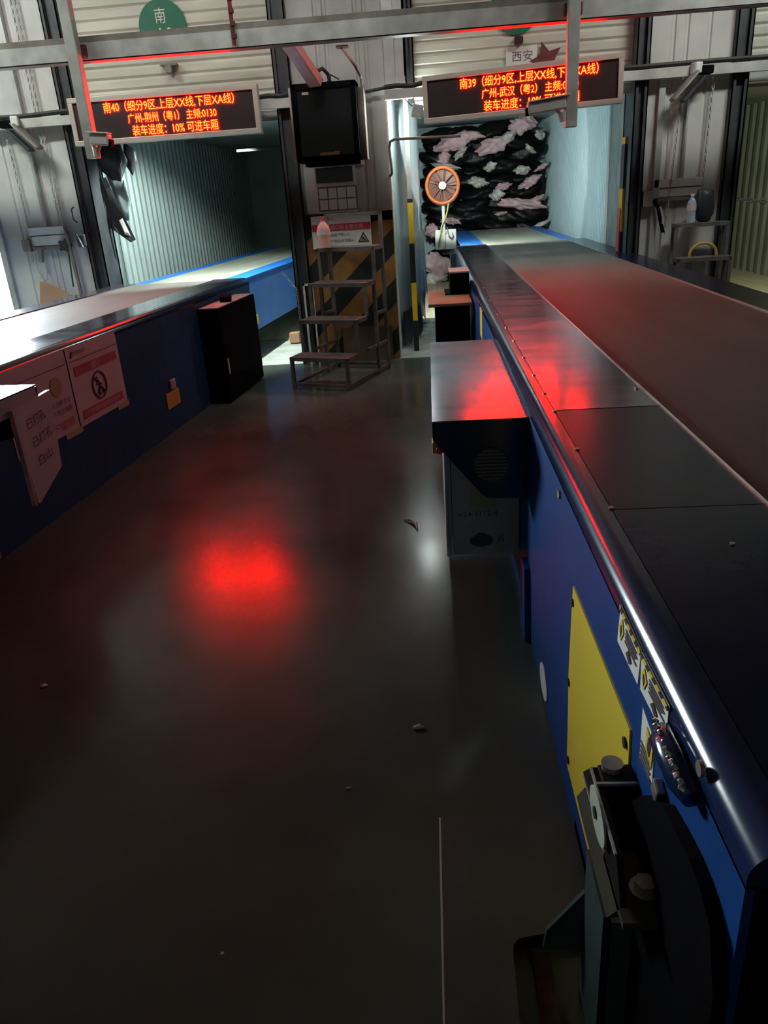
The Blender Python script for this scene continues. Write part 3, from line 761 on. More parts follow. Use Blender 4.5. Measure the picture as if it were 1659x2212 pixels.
# ================================================================== LEFT CONVEYOR  (own frame: x across, y along)
LA = math.radians(5.54)
lc = thing('belt_conveyor', 'blue belt conveyor on the left, white with daylight on its near belt', 'conveyor', (-2.27, 3.86, 0), -LA, local=True)
LY0, LY1 = -3.2, 4.2
MB().box(-.012, 0, LY0, LY1, 0, .885).build('side_panel', M['blue_grey'], lc)
MB().box(-1.45, -1.438, LY0, LY1, 0, .885).build('side_panel', M['blue'], lc)
prof = [(0, .88)] + [(-.045 + .045 * math.cos(a), .893 + .045 * math.sin(a)) for a in [PI / 2 * k / 20 for k in range(21)]] + [(-.07, ZT), (-.07, .925), (-.04, .88)]
MB().prism([(x, LY0, z) for x, z in prof], (0, LY1 - LY0, 0)).build('edge_rail', M['edge'], lc, smooth=True)
MB().box(-.36, -.072, LY0, LY1, ZT - .012, ZT + .001).build('cover_plate', M['steel_cover'], lc)['label'] = 'polished steel cover plate'
MB().box(-1.45, -1.24, LY0, LY1, ZT - .012, ZT + .002).build('cover_plate', M['steel_cover'], lc)
MB().box(-1.236, -.364, LY0, LY1 - .05, ZT - .022, ZT - .006).tube([(-1.236, LY1 - .05, ZT - .066), (-.364, LY1 - .05, ZT - .066)], .06, 18).build('belt', M['belt'], lc)
MB().box(-1.44, -.012, LY1 - .03, LY1 - .02, .1, .90).build('end_plate', M['black'], lc)
MB().box(-1.44, -.012, LY0 + .02, LY0 + .03, .012, .92).build('end_plate', M['black'], lc)
MB().box(-.36, -.11, LY1, 9.6, .84, .912).box(-1.38, -1.24, LY1, 9.6, .84, .912).box(-.125, -.11, LY1, 9.6, .34, .905).box(-1.38, -1.365, LY1, 9.6, .34, .905).build('inner_boom', M['boom'], lc)['label'] = 'bright blue inner boom'
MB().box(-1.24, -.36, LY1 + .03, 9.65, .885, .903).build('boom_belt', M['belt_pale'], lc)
MB().box(-.109, -.106, 4.55, 4.70, .40, .50).build('yellow_notice', M['yellow'], lc)
# motor box at the far end of the fixed part
mb = MB().box(.002, .20, 2.72, 3.72, .02, .83, .008).build('motor_box', M['black'], lc)
MB().box(.012, .19, 2.735, 3.70, .832, .838).build('top_tray', M['pinkish_steel'], mb)
MB().obox((.10, 3.2, .86), (.10, .22, .05), (0, 0, .3), .01).build('dark_lump', M['black'], mb)
MB().box(.200, .204, 2.76, 2.79, .26, .40).build('latch', M['galv_dull'], mb)
# posters on the side
def poster(y0, y1, z0, z1, lab):
    b = MB().box(.001, .004, y0, y1, z0, z1).build('poster', M['paper'], lc); b['label'] = lab; return b
X_ = .006
# on this face the reader sees +y to the right
p1 = poster(.615, 1.25, .421, .906, 'white poster with two red bands')
MB().box(X_, X_ + .001, .63, 1.24, .822, .826).build('rule', M['ink_grey'], p1)
MB().box(X_, X_ + .001, .665, 1.205, .728, .786).build('red_band', M['poster_red'], p1)
text('band_lettering', '禁止', .12, .045, (X_ + .002, .87, .735), (0, 1, 0), (0, 0, 1), M['paper'], p1)
MB().box(X_, X_ + .001, .665, 1.20, .458, .512).build('red_band', M['poster_red'], p1)
text('band_lettering', '严禁攀爬跨越皮带机', .46, .036, (X_ + .002, .70, .467), (0, 1, 0), (0, 0, 1), M['paper'], p1)
MB().tube([(X_ + .001, .925 + .085 * math.cos(a), .620 + .085 * math.sin(a)) for a in [2 * PI * k / 32 for k in range(32)]], .006, 6, closed=True).tube([(X_ + .001, .865, .680), (X_ + .001, .985, .560)], .005, 6).build('prohibition_ring', M['ink_grey'], p1)
fg = MB()
fg.cyl((X_, .905, .665), (X_ + .003, .905, .665), .012, 12)
fg.tube([(X_ + .002, .91, .65), (X_ + .002, .925, .61), (X_ + .002, .90, .58), (X_ + .002, .91, .555)], .007, 6)
fg.tube([(X_ + .002, .925, .61), (X_ + .002, .955, .59), (X_ + .002, .95, .56)], .007, 6)
fg.tube([(X_ + .002, .89, .63), (X_ + .002, .915, .64), (X_ + .002, .945, .62)], .006, 6)
fg.build('climbing_figure', M['ink_grey'], p1)
text('small_print', '中通快递', .13, .026, (X_ + .001, .70, .852), (0, 1, 0), (0, 0, 1), M['ink_grey'], p1)
MB().tube([(X_ + .001, .655, .845), (X_ + .001, .672, .872), (X_ + .001, .69, .875)], .006, 6).tube([(X_ + .001, .66, .86), (X_ + .001, .685, .858)], .005, 6).build('emblem', M['ink_grey'], p1)
p0 = poster(-.05, .600, .430, .906, 'white poster with dark lettering')
MB().box(X_, X_ + .001, -.03, .59, .822, .826).build('rule', M['ink_grey'], p0)
text('small_print', '严禁攀爬,注意安全', .34, .034, (X_ + .001, .22, .605), (0, 1, 0), (0, 0, 1), M['ink_grey'], p0)
text('small_print', '正在运行,禁止跨越', .34, .034, (X_ + .001, .22, .555), (0, 1, 0), (0, 0, 1), M['ink_grey'], p0)
text('red_print', '手下留情', .34, .055, (X_ + .001, .22, .462), (0, 1, 0), (0, 0, 1), M['poster_red'], p0)
pt = [(X_ + .0005, .44 + .06 * math.cos(a), .72 + .055 * math.sin(a)) for a in [2 * PI * k / 18 for k in range(18)]]
MB().prism(pt, (.001, 0, 0)).build('yellow_mark', M['tape'], p0)
for (a_, b_) in ((1.10, 1.26), (.43, .62)):
    MB().box(.004, .007, a_, b_, .395, .432).build('tape_strip', M['tape'], lc)
MB().box(.001, .006, 1.855, 2.10, .188, .312).build('yellow_notice', M['dark_yellow'], lc)
MB().box(.001, .02, 1.95, 2.04, .325, .40, .004).build('key_switch', M['pinkish_steel'], lc)
# control housing with lid, cabinet and open door near the camera
MB().box(.005, .40, -2.2, -.33, .905, .913).build('housing_lid', M['steel_cover'], lc)['label'] = 'bright steel lid of the control housing'
MB().prism([(.005, -.34, .903), (.40, -.34, .903), (.40, -.34, .84), (.25, -.34, .66), (.005, -.34, .60)], (0, .012, 0)).build('housing_gusset', M['edge'], lc)
MB().box(.39, .40, -2.2, -.34, .82, .905).build('housing_side', M['grey_cab'], lc)
kb = MB().box(.01, .34, -2.0, -.80, .22, .82).build('control_cabinet', M['grey_cab'], lc)
dp = MB().prism([(.42, -.575, .845), (.42, -.255, .868), (.42, -.305, .49), (.42, -.54, .385), (.42, -.555, .39)], (-.022, 0, 0)).build('cabinet_door', M['paper'], lc)
dp['label'] = 'white cabinet door with black handwriting'
MB().box(.40, .424, -.580, -.570, .385, .85).build('door_edge', M['galv'], dp)
for k, (s_, w_) in enumerate((('已打孔', .16), ('已打孔', .17), ('白山', .12))):
    text('handwriting', s_, w_, .050, (.423, -.50 + .012 * k, .735 - .092 * k), (0, 1, .12), (0, 0, 1), M['ink'], dp)
rl = MB().cyl((.36, -.60, .832), (.375, -.60, .832), .013, 14).build('indicator_lamp', M['red_lamp'], lc)

# ================================================================== OVERHEAD STEEL
bm_ = MB().box(-9, 6, 6.98, 7.10, 2.80, 2.92).build('overhead_beam', M['galv_dull'], origin=(0, 7, 2.8))
tag(bm_, 'long pale grey steel beam crossing the hall above both lit signs', 'beam')
MB().box(-9, 6, 6.985, 7.10, 2.92, 2.965).build('dark_top_edge', M['grime'], bm_)  # darker strip along the top of the beam
MB().box(-9, 6, 6.985, 7.10, 2.790, 2.80).build('shaded_underside', M['track'], bm_)  # dark strip added to mute red sign light under the beam
for (x, zb, lab) in ((-2.77, 2.07, 'vertical grey hanger post in front of the left lit sign'), (1.17, 2.04, 'vertical grey hanger post in front of the right lit sign')):
    hp = MB().box(x - .045, x + .045, 6.84, 6.93, zb, 5.2, .006).build('hanger_post', M['galv_dull'], origin=(x, 6.885, zb))
    tag(hp, lab, 'post', 'hanger posts on the overhead beam')
    MB().box(x - .06, x + .075, 6.93, 6.985, 2.82, 2.90).build('clamp', M['red_rust'], hp)
# threaded rod with red primer
rd = MB().tube([(-1.47, 6.92, 3.6), (-1.478, 6.92, 2.80)], .016, 8).build('drop_rod', M['red_rust'], origin=(-1.47, 6.92, 2.8))
tag(rd, 'thin rust red drop rod hanging in front of the left part of the beam', 'rod')
for k in range(8):
    MB().cyl((-1.47 - .001 * k, 6.92, 2.85 + k * .085), (-1.47 - .001 * k, 6.92, 2.88 + k * .085), .022, 8).build('coupling', M['red_rust'], rd)
# security cameras
def sec_camera(root, x, y, z, dirx, ln):
    a = math.atan2(0, dirx)
    MB().obox((x + dirx * ln * .5, y - .02, z), (ln, .10, .085), (0, dirx * .10, 0), .012).build('body', M['cam_white'], root)
    MB().obox((x + dirx * ln * .45, y - .02, z + .052), (ln * 1.08, .13, .012), (0, dirx * .10, 0), .004).build('sunshield', M['cam_white'], root)
    MB().obox((x + dirx * ln * 1.0, y - .02, z - dirx * 0 - .03), (.03, .075, .06), (0, dirx * .10, 0), .004).build('lens_hood', M['black'], root)
    MB().tube([(x - dirx * .02, y, z - .02), (x + dirx * .03, y, z - .09), (x + dirx * .06, y, z - .03)], .018, 8).build('bracket', M['cam_white'], root)
    MB().cyl((x + dirx * .03, y - .02, z - .05), (x + dirx * .02, y - .02, z - .12), .035, 14, .022).build('mount', M['cam_white'], root)
c_ = thing('security_camera', 'off-white security camera pointing left across the right lit sign', 'camera', (1.12, 6.86, 2.18))
sec_camera(c_, 1.12, 6.86, 2.20, -1, .30)
c_ = thing('security_camera', 'reddish lit security camera at the foot of the left hanger post', 'camera', (-2.72, 6.86, 2.18))
sec_camera(c_, -2.74, 6.84, 2.20, 1, .16)

# rail on the wall carrying the signs
for (x0, x1, lab) in ((-4.9, -3.35, 'wall rail left of the left lit sign'), (-1.56, -1.22, 'short wall rail between left sign and pier'),
                      (-.36, .02, 'short wall rail between pier and right sign'), (1.78, 5.0, 'wall rail running right from the right lit sign')):
    rr = MB().box(x0, x1, 8.06, 8.13, 2.455, 2.535).build('sign_rail', M['galv_dull'], origin=((x0 + x1) / 2, 8.1, 2.455))
    tag(rr, 'grey steel ' + lab, 'rail', 'sign rails')
    MB().tube([(x0, 8.08, 2.56), (x0 + (x1 - x0) * .3, 8.07, 2.565), (x0 + (x1 - x0) * .65, 8.08, 2.555), (x1, 8.07, 2.575)], .022, 7).build('cable', M['rubber'], rr)
MB_c = MB().tube([(-1.22, 8.12, 2.56), (-.95, 8.12, 2.545), (-.62, 8.14, 2.53), (-.36, 8.12, 2.56)], .016, 7)
tag(MB_c.build('power_cable', M['rubber'], origin=(-.8, 8.12, 2.54)), 'black cable running across the middle pier behind the hanging cabinet', 'cable')

# ------------------------------------------------------------------ LED signs
def led_sign(label, x0, x1, y0, y1, zb, zt, dz, lines):
    A = Vector((x0, y0, 0)); B = Vector((x1, y1, 0)); L = (B - A).length
    ang = math.atan2(y1 - y0, x1 - x0)
    root = thing('led_sign', label, 'sign', (x0, y0, zb), ang, local=True)
    root.rotation_euler = (0, -math.atan2(dz, L), ang)
    H = zt - zb; fw = .045
    f = MB(); f.box(0, L, 0, .10, 0, fw, .004); f.box(0, L, 0, .10, H - fw, H, .004); f.box(0, fw, 0, .10, fw, H - fw, .004); f.box(L - fw, L, 0, .10, fw, H - fw, .004)
    f.build('frame', M['frame_alu'], root)
    MB().box(fw, L - fw, .02, .09, fw, H - fw).build('led_panel', M['led_panel'], root)
    for body, u0, u1, v0, hh in lines:
        text('led_text', body, (u1 - u0) * L, hh * H, (u0 * L, .014, v0 * H), (1, 0, 0), (0, 0, 1), M['led'], root)
    return root
led_sign('left LED sign with red lettering that starts 南40', -3.36, -1.538, 7.95, 7.95, 2.250, 2.660, 0.0,
         [('南40（细分9区,上层XX线,下层XA线）', .185, .875, .64, .225), ('广州-荆州（粤1） 主频:0130', .305, .775, .395, .205), ('装车进度：10% 可进车厢', .32, .775, .135, .22)])
led_sign('right LED sign with red lettering that starts 南39', .0, 1.772, 8.05, 7.75, 2.226, 2.622, .028,
         [('南39（细分9区,上层XX线,下层XA线）', .195, .88, .64, .225), ('广州-武汉（粤2） 主频:0330', .305, .785, .395, .205), ('装车进度：10% 可进车厢', .315, .79, .135, .22)])

# green number discs on the shutters
def number_disc(label, cx, cz, r, l1, l2):
    pts = [(cx + r * math.cos(a), 8.265, cz + r * math.sin(a)) for a in [2 * PI * k / 48 for k in range(48)]]
    d = MB().prism(pts, (0, .012, 0)).build('number_disc', M['green'], origin=(cx, 8.265, cz))
    tag(d, label, 'sign', 'green dock number discs')
    text('dock_letter', l1, .10, .125, (cx - .06, 8.262, cz + .03), (1, 0, 0), (0, 0, 1), M['paper_white'], d)
    text('dock_number', l2, .21, .16, (cx - .105, 8.262, cz - .165), (1, 0, 0), (0, 0, 1), M['paper_white'], d)
    return d
number_disc('round green sign 南40 on the left shutter, cut by the beam', -2.425, 3.225, .228, '南', '40')
number_disc('round green sign on the right shutter, mostly above the beam', .885, 3.155, .228, '南', '39')
tag(MB().box(-2.49, -2.33, 8.2, 8.27, 2.90, 2.915).box(-2.44, -2.38, 8.18, 8.27, 2.84, 2.90).build('shutter_lock', M['grime'], origin=(-2.41, 8.23, 2.85)), 'small dark lock on the left shutter just below the beam', 'lock', 'shutter locks')
tag(MB().box(.86, .94, 8.18, 8.27, 2.84, 2.90, .01).build('shutter_lock', M['rust'], origin=(.9, 8.23, 2.85)), 'small rusty lock on the right shutter under the green disc', 'lock', 'shutter locks')
pp = MB().box(.79, 1.075, 8.262, 8.272, 2.60, 2.83).build('paper_notice', M['paper_white'], origin=(.93, 8.267, 2.6))
tag(pp, 'white paper notice lettered 西安 above the right LED sign', 'notice')
text('notice_lettering', '西安', .19, .085, (.845, 8.260, 2.705), (1, 0, .02), (0, 0, 1), M['ink_grey'], pp)
sp = []
for k in range(10):
    a = PI / 2 + .32 + PI * k / 5; r_ = .16 if k % 2 == 0 else .075
    sp.append((1.165 + r_ * math.cos(a), 8.258, 2.70 + r_ * math.sin(a)))
tag(MB().prism(sp, (0, .008, 0)).build('star_plaque', M['red_rust'], origin=(1.16, 8.258, 2.7)), 'dull red star shaped plaque behind the top of the right LED sign', 'plaque')

# ------------------------------------------------------------------ hanging screen cabinet and its arm
mc = thing('screen_cabinet', 'black glass fronted screen cabinet hanging in front of the middle pier', 'screen', (-.9, 7.8, 1.95))
mc_x0, mc_x1, z0, z1 = -1.185, -.60, 1.955, 2.60
b = MB(); b.box(mc_x0, mc_x0 + .045, 7.72, 8.02, z0, z1, .004); b.box(mc_x1 - .05, mc_x1, 7.72, 8.02, z0, z1, .004)
b.box(mc_x0, mc_x1, 7.72, 8.02, z1 - .05, z1, .004); b.box(mc_x0, mc_x1, 7.72, 8.02, z0, z0 + .05, .004); b.box(mc_x0, mc_x1, 7.98, 8.02, z0, z1)
b.build('case', M['black'], mc)
gl = MB().box(mc_x0 + .04, mc_x1 - .05, 7.735, 7.745, z0 + .05, z1 - .05).build('glass_front', M['screen'], mc)
MB().box(-.97, -.83, 7.728, 7.735, z0 + .052, z0 + .075).build('yellow_label', M['dark_yellow'], gl)
MB().box(-.83, -.79, 7.728, 7.735, z0 + .052, z0 + .08).build('white_label', M['paper'], gl)
MB().box(-1.09, -1.03, 7.728, 7.735, z1 - .09, z1 - .07).build('maker_plate', M['pinkish_steel'], gl)
MB().box(mc_x0 - .022, mc_x0 - .004, 7.70, 7.98, z0 + .02, z1 - .03).build('side_bracket', M['pinkish_steel'], mc)
MB().box(mc_x1 + .002, mc_x1 + .06, 7.82, 8.05, z0, z1 - .05).build('side_duct', M['grime'], mc)
MB().box(-1.12, -.62, 7.75, 8.0, z0 - .035, z0).build('bottom_ledge', M['black'], mc)
MB().tube([(-.95, 7.8, z1), (-.93, 7.78, z1 + .10), (-.90, 7.8, z1 + .02)], .010, 6).tube([(-.86, 7.8, z1), (-.82, 7.8, z1 + .06), (-.75, 7.8, z1 + .02)], .007, 6).build('loose_wires', M['rubber'], mc)
ar = MB().obox((-1.03, 7.41, 2.745), (.12, .60, .085), (-.55, 0, -.35), .006).build('support_arm', M['pinkish_steel'], origin=(-1.03, 7.41, 2.6))
tag(ar, 'slanting reddish support arm from the beam to the black screen cabinet', 'arm')
MB().tube([(-.95, 7.62, 2.66), (-.88, 7.68, 2.70), (-.84, 7.74, 2.66), (-.83, 7.76, 2.60)], .016, 8).build('cable_loop', M['rubber'], ar)
cd = thing('cable_conduit', 'thin bent conduit dropping from the beam to the right of the screen cabinet', 'conduit', (-.6, 7.9, 2.5))
MB().box(-.70, -.60, 7.2, 7.3, 2.778, 2.79).build('ceiling_plate', M['grime'], cd)
MB().tube([(-.655, 7.25, 2.78), (-.60, 7.8, 2.72), (-.575, 8.12, 2.66), (-.575, 8.14, 2.0)], .012, 8).build('pipe', M['grime'], cd)

# display board and card rack on the pier
db = thing('display_board', 'white board with a black display strip on the middle pier under the screen', 'board', (-.95, 8.19, 1.52))
MB().box(-1.205, -.70, 8.18, 8.198, 1.50, 1.99).build('backing', M['white'], db)
MB().box(-1.10, -.705, 8.166, 8.182, 1.745, 1.955, .003).build('display_frame', M['frame_alu'], db)
MB().box(-1.088, -.722, 8.162, 8.168, 1.778, 1.915).build('display', M['screen'], db)
cr = MB().box(-1.085, -.69, 8.172, 8.182, 1.515, 1.742).build('card_rack', M['grime'], db)
for r_ in range(2):
    for c in range(4):
        x = -1.072 + c * .093; z = 1.528 + r_ * .105
        MB().box(x, x + .084, 8.160, 8.174, z, z + .096, .004).build('card_pocket', M['paper_white'], cr)
MB().box(-.67, -.60, 8.17, 8.198, 1.92, 1.985, .003).build('switch_box', M['white'], db)

# hazard striped plate round the foot of the pier
hz = MB().box(-1.245, -.352, 8.17, 8.20, 0, 1.49).build('hazard_panel', M['hazard'], origin=(-.8, 8.185, 0))
tag(hz, 'orange and black striped hazard panel round the foot of the middle pier', 'panel')
MB().box(-.66, -.352, 8.166, 8.172, 1.40, 1.49).build('black_top_edge', M['black'], hz)
MB().box(-.352, -.347, 8.17, 8.30, 0, 1.49).build('corner_guard', M['dark_yellow'], hz)
MB().box(-.95, -.42, 8.150, 8.17, .0, .36).build('kick_board', M['brown_board'], hz)['label'] = 'plain dark brown kick board'

# safety notice board
nb = thing('safety_board', 'white safety board with red title band on the hazard panel', 'sign', (-.88, 8.16, 1.17))
MB().box(-1.175, -.575, 8.140, 8.166, 1.165, 1.475).build('board', M['paper_white'], nb)
MB().box(-1.17, -.578, 8.136, 8.140, 1.33, 1.395).build('red_band', M['red_print'], nb)
text('title', '装卸垛口安全警示牌', .42, .048, (-1.075, 8.134, 1.338), (1, 0, 0), (0, 0, 1), M['paper'], nb)
text('rule_line', '未戴安全帽,严禁入内', .28, .034, (-1.075, 8.136, 1.272), (1, 0, 0), (0, 0, 1), M['ink_grey'], nb)
text('rule_line', '"开门时"物品,必须确认', .32, .034, (-1.075, 8.136, 1.215), (1, 0, 0), (0, 0, 1), M['ink_grey'], nb)
text('header_print', '中通快递', .12, .026, (-1.07, 8.136, 1.43), (1, 0, 0), (0, 0, 1), M['ink_grey'], nb)
tri = lambda s, y: [(-.655 + s * math.cos(a), y, 1.240 + s * math.sin(a)) for a in (PI / 2, PI / 2 + 2 * PI / 3, PI / 2 + 4 * PI / 3)]
wt = MB().prism(tri(.066, 8.138), (0, -.002, 0)).build('warning_triangle', M['ink'], nb)
MB().prism(tri(.044, 8.135), (0, -.002, 0)).build('triangle_face', M['tape'], wt)
MB().tube([(-.675, 8.132, 1.262), (-.655, 8.132, 1.245), (-.635, 8.132, 1.228)], .006, 5).tube([(-.668, 8.132, 1.228), (-.655, 8.132, 1.245)], .005, 5).build('pictogram', M['ink'], wt)

# ------------------------------------------------------------------ stepped stool (left, near the pier)
def stepped_stool(root, levels, wdt, dep, hgt, back, r=.016, m=None):
    m = m or M['stool']; hw = wdt / 2
    sq = lambda b_, p0, p1: b_.tube([p0, p1], r * 1.25, 4)
    for k in range(levels):
        y0 = dep * k; y1 = dep * (k + 1); z = hgt * (k + 1)
        t_ = MB(); t_.box(-hw, hw, y0, y1, z - .010, z, .002)
        t_.box(-hw, hw, y0, y0 + .03, z - .036, z - .010); t_.box(-hw, hw, y1 - .03, y1, z - .036, z - .010)
        t_.box(-hw, -hw + .03, y0, y1, z - .036, z - .010); t_.box(hw - .03, hw, y0, y1, z - .036, z - .010)
        t_.build('tread', m, root)
        zb = 0 if k == 0 else hgt * k
        for sx in (-1, 1):
            MB().box(sx * (hw - .015) - .015, sx * (hw - .015) + .015, y0, y0 + .03, zb, z - .03).build('leg', m, root)
    yb = dep * levels
    for sx in (-1, 1):
        x = sx * (hw - .015)
        MB().box(x - .015, x + .015, yb - .03, yb, 0, hgt * levels + back).build('leg', m, root)
        MB().box(x - .015, x + .015, yb - dep - .03, yb - dep, 0, hgt * (levels - 1) - .03).build('leg', m, root)
        MB().box(x - .013, x + .013, .03, yb - .03, .03, .058).build('base_rail', m, root)
        for k in range(1, levels - 1):
            MB().box(x - .013, x + .013, dep * (k + 1), yb - .03, hgt * (k) - .03, hgt * k - .004).build('side_rail', m, root)
    MB().box(-hw, hw, yb - .028, yb - .002, .03, .058).box(-hw, hw, .002, .028, .03, .058).build('base_rail', m, root)
    if back:
        MB().box(-hw, hw, yb - .03, yb, hgt * levels + back - .035, hgt * levels + back).build('back_rail', m, root)
lst = thing('step_ladder', 'four step grey steel work platform standing before the striped pier', 'steps', (-1.05, 6.90, 0), math.radians(-20), local=True)
stepped_stool(lst, 4, .60, .245, .30, .30)
# pinkish bottle on its top step
def bottle(root, h, r, body_m, cap_m):
    prof = [(0, .6), (.02, .96), (.10, 1), (.30, .94), (.42, 1), (.62, 1), (.74, .86), (.82, .52), (.88, .34), (.93, .34)]
    b = MB(); b.tube([(0, 0, h * p_[0]) for p_ in prof], [r * p_[1] for p_ in prof], 18); b.build('bottle_body', body_m, root, smooth=True)
    MB().cyl((0, 0, h * .925), (0, 0, h), r * .40, 14).build('cap', cap_m, root)
    MB().tube([(0, 0, h * .44), (0, 0, h * .62)], r * 1.02, 18).build('wrapper', M['paper'], root)
bt = thing('drink_bottle', 'pinkish plastic drink bottle with red cap on the top step of the left steps', 'bottle', (-.99, 7.62, 1.2), 0, local=True)
bottle(bt, .27, .062, M['bottle_pink'], M['red_print'])
# glazed black frame leaning behind the steps and a thin chain
fr = thing('picture_frame', 'black framed pane standing behind the steps, left of the striped pier', 'frame', (-1.26, 8.0, .48))
MB().box(-1.295, -1.275, 7.95, 7.97, .0, .85).box(-1.205, -1.19, 7.95, 7.97, .0, .85).box(-1.295, -1.19, 7.95, 7.97, .83, .85).box(-1.295, -1.19, 7.95, 7.97, .5, .52).build('frame_bars', M['white'], fr)
MB().box(-1.275, -1.205, 7.955, 7.965, .52, .83).build('pane', M['screen'], fr)
tag(polyline_chain([(-1.50, 8.0, .98), (-1.36, 7.95, .80), (-1.35, 7.95, .10)], .004, .03).build('thin_chain', M['galv'], origin=(-1.36, 7.95, .1)), 'thin slack chain left of the steps by the left dock', 'chain')
tag(MB().box(-1.75, -1.63, 9.35, 9.47, .02, .14, .006).build('wooden_block', M['card'], origin=(-1.69, 9.4, .02)), 'small tan block on the left lorry floor beside the blue boom', 'block')

# bent pipe handrail and lamp at the right dock's left jamb
tag(MB().tube([(-.36, 8.22, 1.80), (-.34, 8.14, 1.81), (-.33, 8.12, 1.83), (-.345, 8.10, 2.05), (-.33, 8.07, 2.10), (-.28, 8.02, 2.115), (.34, 8.0, 2.10)], .013, 8).build('bent_pipe', M['grime'], origin=(-.33, 8.1, 1.8)), 'thin grey bent pipe arm in front of the right dock curtain', 'pipe')
dl = thing('dock_lamp', 'small grey flood lamp beside the left end of the right LED sign', 'lamp', (-.05, 8.15, 2.3))
MB().obox((-.06, 8.12, 2.345), (.10, .09, .11), (0, .25, 0), .008).build('lamp_housing', M['grey_cab'], dl)
MB().obox((-.055, 8.172, 2.345), (.085, .012, .09), (0, .25, 0)).build('lens', M['lamp_face'], dl)
MB().tube([(-.10, 8.12, 2.48), (-.09, 8.12, 2.42), (-.07, 8.12, 2.39)], .012, 6).build('bracket', M['grime'], dl)
MB().tube([(-.16, 8.1, 2.53), (-.17, 8.1, 2.45), (-.12, 8.1, 2.40), (-.08, 8.1, 2.37)], .005, 6).build('wire', M['rubber'], dl)
spot_light('dock_lamp_beam', (-.05, 8.22, 2.35), (.32, 10.9, 2.05), DOCK_R_SPOT, 52, .12, (0.93, 1.0, 0.96), .03)
point_light('dock_lamp_glow', (-.10, 8.25, 2.36), DOCK_R_GLOW, (0.90, 1.0, 0.95), .04)
# yellow black marker post and yellow jamb strip
mk = MB().box(-.205, -.150, 8.50, 8.55, 0, 1.577).build('marker_post', M['pole_band'], origin=(-.18, 8.52, .04))
tag(mk, 'yellow and black banded post in front of the dock curtain', 'post')
MB().box(-.20, -.155, 8.505, 8.545, 1.577, 2.5).build('upper_tube', M['galv'], mk)
mk = MB().box(1.935, 1.957, 8.28, 8.42, .3, 2.0).build('marker_strip', M['pole_band'], origin=(1.95, 8.35, .04))
tag(mk, 'yellow and black banded strip on the right jamb of the right dock', 'strip')
tag(MB().box(1.925, 1.934, 8.30, 8.42, .95, 1.36).build('reflective_tape', M['poster_red'], origin=(1.93, 8.36, .95)), 'red speckled reflective tape strip at the right dock jamb', 'tape')

# dock lamp hidden behind the left sign and one in the far right lorry
dl = thing('dock_lamp', 'flood lamp behind the left LED sign above the left dock', 'lamp', (-1.85, 8.42, 2.42))
MB().obox((-1.85, 8.42, 2.42), (.16, .09, .06), (.5, 0, 0), .008).build('lamp_housing', M['grey_cab'], dl)
spot_light('left_dock_beam', (-1.85, 8.42, 2.34), (-2.65, 9.0, 1.05), DOCK_L_SPOT, 112, .35, (0.86, 1.0, 0.95), .04)
dl = thing('dock_lamp', 'tube lamp under the shutter of the far right dock', 'lamp', (3.2, 8.5, 2.42))
MB().box(2.99, 3.6, 8.46, 8.52, 2.36, 2.39).build('lamp_tube', M['white'], dl)
spot_light('far_right_dock_beam', (3.9, 8.6, 2.32), (4.6, 12.0, .9), DOCK_3_SPOT * 3, 100, .3, (0.95, 1.0, 0.80), .05)

# twin panel loading lights on the rail (unlit)
def rail_light(label, x, y, z, s):
    t_ = thing('loading_light', label, 'light', (x, y, z))
    MB().obox((x, y, z), (.07, .10, .09), (0, 0, .3), .012).build('joint', M['white'], t_)
    MB().obox((x - s * .10, y - .02, z - .14), (.035, .12, .30), (0, s * .75, 0), .006).build('light_panel', M['grime'], t_)
    MB().obox((x - s * .02, y - .02, z - .17), (.030, .12, .26), (0, s * .75, 0), .006).build('light_panel', M['track'], t_)
    MB().obox((x - s * .085, y - .082, z - .13), (.008, .006, .30), (0, s * .75, 0)).build('panel_edge', M['galv'], t_)
    MB().obox((x + s * .09, y, z - .02), (.11, .09, .07), (0, 0, 0), .01).build('clamp', M['black'], t_)
rail_light('unlit twin panel loading light on the right wall rail', 2.47, 8.01, 2.51, 1)
rail_light('unlit twin panel loading light on the left wall rail', -3.93, 8.01, 2.51, -1)

# ------------------------------------------------------------------ left pier fittings
def hoist_unit(root, x0, x1, z0, z1, y=8.16):
    MB().box(x0, x1, y - .02, y + .035, z1 - .075, z1, .004).build('top_rail', M['white'], root)
    MB().box(x0, x1, y - .01, y + .035, z0 + .04, z1 - .085, .004).build('housing', M['white'], root)
    MB().box(x0, x1, y - .02, y + .035, z0, z0 + .035, .004).build('bottom_rail', M['grime'], root)
hu = thing('winch_box', 'pale grey horizontal winch box on the left pier', 'box', (-3.93, 8.16, 1.33))
hoist_unit(hu, -4.12, -3.74, 1.33, 1.55)
MB().box(-4.20, -4.11, 8.1, 8.19, 1.32, 1.44, .01).build('gear_end', M['grime'], hu)
hu = thing('winch_box', 'grey horizontal winch box on the right pier above the bottle', 'box', (2.42, 8.16, 1.42))
hoist_unit(hu, 2.20, 2.66, 1.40, 1.60)
def hang_chain(label, pts):
    tag(polyline_chain(pts, .0045, .034).build('hoist_chain', M['galv_dull'], origin=pts[-1]), label, 'chain', 'hoist chains on the piers')
hang_chain('long double hoist chain down the left pier, nearest the door', [(-3.745, 8.15, 3.55), (-3.735, 8.15, 1.45)])
hang_chain('second strand of the double hoist chain down the left pier', [(-3.785, 8.15, 3.55), (-3.765, 8.15, 1.48)])
hang_chain('faint hoist chain near the left edge of the left pier', [(-4.12, 8.15, 2.4), (-4.10, 8.15, 1.35)])
hang_chain('hoist chain on the right pier crossing the winch box', [(2.40, 8.13, 2.42), (2.33, 8.13, 1.1)])
